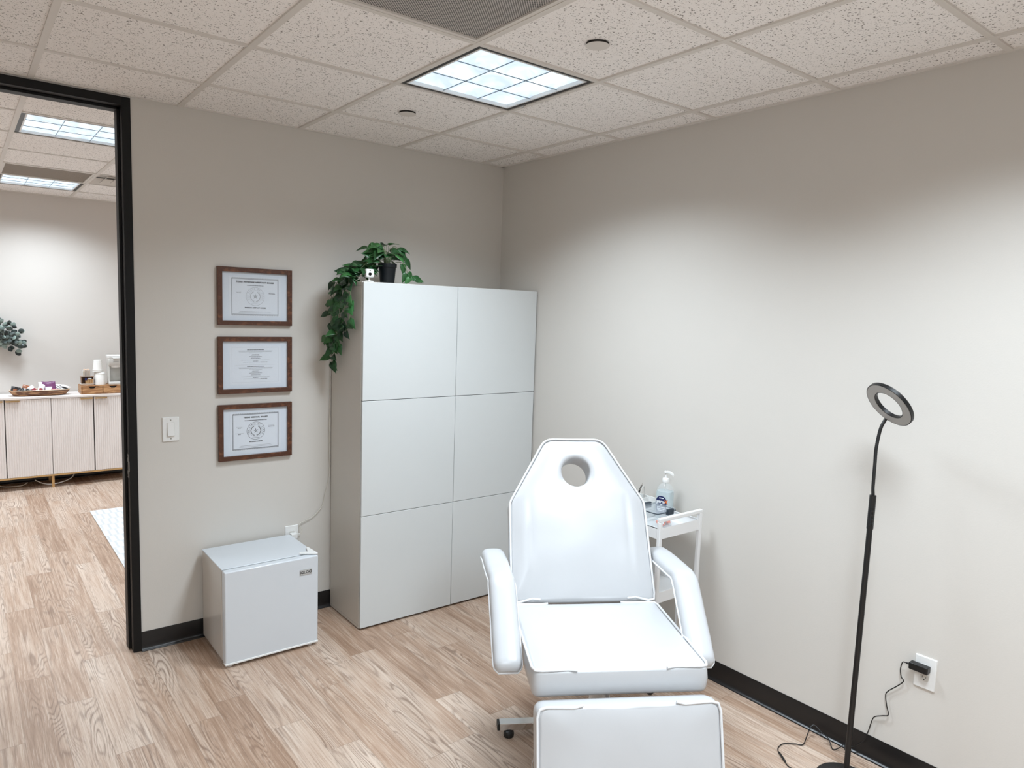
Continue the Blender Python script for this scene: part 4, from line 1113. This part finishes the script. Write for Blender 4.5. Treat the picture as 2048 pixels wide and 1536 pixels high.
def packet(label, x, y, z, w, h, rot, tilt, m1, m2, pattern=0):
    t = thing('snack_packet', label, 'snack packet', (x, y, z), rot)
    R_ = Matrix.Rotation(tilt, 4, 'Y') @ Matrix.Rotation(math.radians(-22), 4, 'X')
    bm = new(); n = 10; fr = [[None]*(n+1) for _ in range(n+1)]; bk = [[None]*(n+1) for _ in range(n+1)]
    for i in range(n+1):
        for j in range(n+1):
            a, b = i/n*2-1, j/n*2-1
            puff = .012*(max(0, 1-a*a)*max(0, 1-b**4))**.6+.0006
            wv = .0015*math.sin(9*a+3*b)
            fr[i][j] = bm.verts.new(R_ @ Vector((a*w/2, -puff+wv, (b+1)*h/2))); bk[i][j] = bm.verts.new(R_ @ Vector((a*w/2, puff+wv, (b+1)*h/2)))
    for i in range(n):
        for j in range(n):
            f = bm.faces.new((fr[i][j], fr[i+1][j], fr[i+1][j+1], fr[i][j+1]))
            f.material_index = 1 if ((pattern == 1 and 3 <= j <= 5) or (pattern == 2 and (i+j) % 3 == 0 and 2 < j < 8) or (pattern == 3 and 2 <= i <= 6 and j < 5) or (pattern == 4 and j >= 6)) else 0
            bm.faces.new((bk[i][j+1], bk[i+1][j+1], bk[i+1][j], bk[i][j]))
    for k in range(n):
        bm.faces.new((fr[k][0], bk[k][0], bk[k+1][0], fr[k+1][0])); bm.faces.new((fr[k+1][n], bk[k+1][n], bk[k][n], fr[k][n]))
        bm.faces.new((fr[0][k+1], bk[0][k+1], bk[0][k], fr[0][k])); bm.faces.new((fr[n][k], bk[n][k], bk[n][k+1], fr[n][k+1]))
    obj('wrapper', bm, [m1, m2], t, ang=60)
px0 = -2.322; zt = ST+.022
packet('black snack packet at the left end of the wooden bowl', px0-.190, 4.06, zt+.012, .075, .055, .2, .3, M['p_black'], M['p_brown'], 3)
packet('black and tan packet second from the left in the wooden bowl', px0-.145, 4.03, zt, .07, .05, -.3, -.4, M['p_black'], M['p_white'], 3)
packet('orange brown packet with white print, left half of the wooden bowl', px0-.105, 4.09, zt, .085, .075, .1, .35, M['p_brown'], M['p_white'], 3)
packet('black glossy packet beside the orange brown one', px0-.065, 4.02, zt, .06, .06, -.2, -.5, M['p_black'], M['p_pink'], 0)
packet('white packet with red print leaning left in the wooden bowl', px0-.03, 4.02, zt, .05, .085, .2, -.6, M['p_white'], M['p_red'], 1)
packet('white packet with a red panel leaning right, centre of the wooden bowl', px0+.0, 4.04, zt, .055, .09, .0, .35, M['p_white'], M['p_red'], 3)
packet('white packet edge standing upright left of the big purple packet', px0+.018, 4.09, zt, .035, .10, .3, .05, M['p_white'], M['p_pink'], 0)
packet('large purple snack packet, the tallest in the wooden bowl', px0+.078, 4.045, zt, .105, .108, -.05, -.06, M['p_purple'], M['p_white'], 3)
packet('dark purple packet behind the large purple one', px0+.045, 4.105, zt, .07, .100, .2, .2, M['p_red'], M['p_purple'], 4)
packet('white packet with black squares, right half of the wooden bowl', px0+.155, 4.06, zt+.005, .085, .072, .0, .12, M['p_white'], M['p_black'], 2)
packet('small pink and white packet low in front of the purple one', px0+.12, 4.01, zt-.004, .07, .045, .0, .1, M['p_white'], M['p_red'], 4)
packet('white packet at the right end of the wooden bowl', px0+.195, 4.05, zt+.012, .065, .055, -.2, .45, M['p_white'], M['p_black'], 1)

# bamboo drawer organiser
OX, OY, OW, OD, OH = -1.998, 3.965, .46, .205, .082
t = thing('drawer_organizer', 'bamboo two drawer organizer under the coffee maker on the sideboard', 'drawer box', (OX, OY, ST))
bm = new(); box(bm, (0, .004, 0), (OW, OD, .006)); box(bm, (0, .004, OH-.007), (OW, OD, OH)); box(bm, (0, .004, .006), (.008, OD, OH-.007)); box(bm, (OW-.008, .004, .006), (OW, OD, OH-.007)); box(bm, (OW/2-.14+.09, .004, .006), (OW/2-.14+.096, OD, OH-.007)); box(bm, (0, OD-.006, .006), (OW, OD, OH-.007)); obj('case', bm, M['bamboo'], t, bevel=.001)
for x0, x1 in ((.010, .1785), (.1875, .3555)):
    bm = new(); c = (x0+x1)/2; pts = [(x0, .008), (x1, .008), (x1, OH-.009), (c+.032, OH-.009), (c+.026, OH-.018), (c+.015, OH-.027), (c-.015, OH-.027), (c-.026, OH-.018), (c-.032, OH-.009), (x0, OH-.009)]
    loops(bm, [[Vector((x, y, z)) for x, z in pts] for y in (0, .008)]); dw = obj('drawer', bm, M['bamboo'], t, bevel=.0008)
    bm = new(); box(bm, (c-.033, .012, OH-.03), (c+.033, .014, OH-.008)); obj('finger_cutout', bm, M['gap'], dw)
boxo('filler_panel', (.3645, 0, .008), (OW-.010, .008, OH-.009), M['bamboo'], t, bevel=.0008)
OZ = ST+OH+.0005
# caddy with packets
t = thing('sugar_caddy', 'wooden caddy of brown sugar packets on a white dish on the drawer box', 'caddy', (-1.937, 4.045, OZ))
bm = new(); loops(bm, [ring2(.048, .034, .012, 0), ring2(.054, .04, .014, .006), ring2(.058, .044, .016, .018), ring2(.054, .04, .014, .018), ring2(.046, .033, .012, .008)]); obj('dish', bm, M['plastic'], t)
bm = new()
for sg in (-1, 1): loops(bm, [[Vector((sg*.048+o_, y, z)) for y, z in ((-.032, .012), (.032, .012), (.036, .082), (-.036, .072))] for o_ in (-.002, .002)])
box(bm, (-.048, .030, .012), (.048, .034, .082)); box(bm, (-.056, -.034, .078), (.056, .036, .082)) ; obj('wooden_rack', bm, simple('brown_stained_wood', (128, 92, 66), .5, var=.15), t)
bm = new()
for k in range(8): box(bm, (-.018+k*.0085, -.036+.002*(k % 2), .014), (-.011+k*.0085, -.006, .056+.004*(k % 3)), k % 2)
box(bm, (-.022, -.037, .050), (-.004, -.02, .070), 2); box(bm, (.004, -.036, .060), (.034, -.02, .068), 3)
obj('sugar_packets', bm, [M['kraft'], M['stir'], M['navy'], M['p_white']], t)
t = thing('stirrer_cup', 'square clear holder full of wooden stirrers on top of the sugar caddy', 'holder', (-1.940, 4.045, OZ+.0825))
bm = new(); box(bm, (-.034, -.028, 0), (.034, .028, .003))
for a, b in (((-.034, -.028), (.034, -.026)), ((-.034, .026), (.034, .028)), ((-.034, -.026), (-.032, .026)), ((.032, -.026), (.034, .026))): box(bm, (a[0], a[1], .003), (b[0], b[1], .066))
obj('clear_case', bm, M['clear'], t)
rs = random.Random(3)
bm = new()
for k in range(18): x = -.028+.0033*k; box(bm, (x, rs.uniform(-.022, -.01), .003), (x+.0026, rs.uniform(.0, .02), .048+rs.uniform(0, .016)), k % 2)
so_ = obj('wooden_stirrers', bm, [M['stir'], M['kraft']], t)
bm = new()
for k in range(9): lathe(bm, [(.004, 0), (.006, .004), (.004, .009)], (-.024+.006*k, rs.uniform(-.015, .01), .058+rs.uniform(0, .008)), 8)
obj('stirrer_tips', bm, simple('pale_pink_tips', (226, 198, 176), .6), t)
# cups
t = thing('paper_cup_stack', 'tall white lidded stack of paper cups standing on the drawer box', 'cups', (-1.828, 4.055, OZ))
bm = new(); lathe(bm, [(.050, 0), (.0515, .002), (.0465, .105), (.0455, .108)], n=32); obj('cup', bm, M['paper_cup'], t)
bm = new(); lathe(bm, [(.0465, .104), (.048, .107), (.047, .112), (.038, .124), (.037, .1245)], n=32); obj('cup_lid', bm, M['paper_cup'], t)
t = thing('paper_cup', 'white paper cups upside down on top of the lidded white cup stack', 'cups', (-1.842, 4.055, OZ+.1255))
for k in range(2):
    bm = new(); z = .014*k; lathe(bm, [(.046, 0+z), (.0475, .002+z), (.046, .006+z), (.0435, .0065+z), (.035-.001*k, .10+z if k else .012), (.033, .10+z if k else .013)] if k else [(.046, 0), (.0475, .002), (.046, .006), (.0435, .0065), (.0425, .0135)], n=32); obj('cup', bm, M['paper_cup'], t)
# coffee maker
t = thing('coffee_maker', 'slim white single serve coffee maker on the bamboo drawer box', 'coffee maker', (-1.695, 4.055, OZ))
bm = new()
hwx = .064
pts = lambda s_: [Vector((p.x, p.y, 0)) for p in rounded([(-hwx*s_, -.07), (hwx*s_, -.07), (hwx*s_, .07), (-hwx*s_, .07)], .02, 5)]
def lp(y0, y1, sc_, z): return [Vector((p.x, p.y, z)) for p in rounded([(-hwx*sc_, y0), (hwx*sc_, y0), (hwx*sc_, y1), (-hwx*sc_, y1)], .018, 5)]
loops(bm, [lp(-.07, .07, .96, 0), lp(-.072, .072, 1, .004), lp(-.072, .072, 1, .022), lp(-.069, .07, .97, .028)])          # drip base
loops(bm, [lp(.015, .072, 1, .028), lp(.015, .072, 1, .19)])                                                              # rear column
for sg in (-1, 1): box(bm, (sg*hwx-(.012 if sg > 0 else 0), -.055, .026), (sg*hwx+(.012 if sg < 0 else 0), .03, .192))
loops(bm, [lp(-.066, .072, .98, .188), lp(-.072, .074, 1.02, .196), lp(-.074, .074, 1.04, .245), lp(-.072, .074, 1.03, .262)])
obj('body', bm, M['plastic_grey'], t, ang=40)
bm = new(); loops(bm, [lp(-.074, .075, 1.05, .262), lp(-.074, .075, 1.06, .268), lp(-.078, .075, 1.08, .284), lp(-.070, .07, 1.0, .288)]); obj('lid', bm, M['plastic'], t)
bm = new(); loops(bm, [[Vector((x, y, z)) for x, z in ((-.034, .272), (.034, .272), (.026, .258), (-.026, .258))] for y in (-.088, -.070)]); obj('handle', bm, M['plastic'], t, bevel=.002)
bm = new(); box(bm, (-.024, -.0752, .226), (.024, -.0742, .231)); obj('brand_strip', bm, M['gasket'], t)
bm = new(); lathe(bm, [(.05, -.012), (.044, -.03), (.02, -.036)], (0, -.02, .2), 24); obj('brew_head', bm, M['plastic'], t)

# wall greenery in the far room: eucalyptus in a wall vase
t = thing('eucalyptus_bunch', 'grey green eucalyptus bunch on the far wall at the left picture edge', 'plant', (-2.635, 4.24, 1.345))
bm = new(); lathe(bm, [(.025, -.14), (.045, -.12), (.05, -.02), (.04, .02), (.036, .02), (.044, -.02)], (-.08, 0, 0), 24); obj('wall_vase', bm, M['plastic'], t)
rs = random.Random(12); lv = new(); tints = []; st = new()
for k in range(30):
    a = rs.uniform(-.35, 1.25) if k % 3 else rs.uniform(.6, 2.4); L_ = rs.uniform(.16, .31) 
    if rs.random() < .6: a = rs.uniform(-.45, .5)
    dv = Vector((math.cos(a), -rs.uniform(.05, .3), math.sin(a)*.9)).normalized()
    b = Vector((-.08, 0, .0)); mid = b+dv*L_*.5+Vector((0, 0, .03)); e = b+dv*L_+Vector((0, 0, -.01))
    p = smooth_path([b, mid, e], 5); tube(st, p, .0012, 5)
    for i in range(3, len(p), 2):
        for sg in (-1, 1):
            dl = (dv+Vector((rs.uniform(-.7, .7), rs.uniform(-.5, .1), rs.uniform(-.9, .9)))).normalized(); q_ = p[i].copy(); q_.y = min(q_.y, .01)
            leaf(lv, tints, q_, dl, Vector((rs.uniform(-.4, .4), -1, rs.uniform(-.2, .6))), rs.uniform(.044, .06), rs.uniform(.034, .046), rs.choice((.0, .08, .2, .75, .95)), heart=False, fold=.12, droop=.05)
obj('stems', st, M['stem'], t); obj_leaves('foliage', lv, tints, M['euca'], t)

# ---------------------------------------------------------------- world and view
w = bpy.data.worlds.new('world'); bpy.context.scene.world = w; w.use_nodes = True
w.node_tree.nodes['Background'].inputs[0].default_value = (.5, .5, .5, 1); w.node_tree.nodes['Background'].inputs[1].default_value = .2
sc = bpy.context.scene
sc.view_settings.view_transform = 'Standard'; sc.view_settings.look = 'None'; sc.view_settings.gamma = 1; sc.view_settings.use_curve_mapping = False
sc.view_settings.exposure = 0.19
sc.cycles.max_bounces = 12; sc.cycles.diffuse_bounces = 6; sc.cycles.transparent_max_bounces = 24
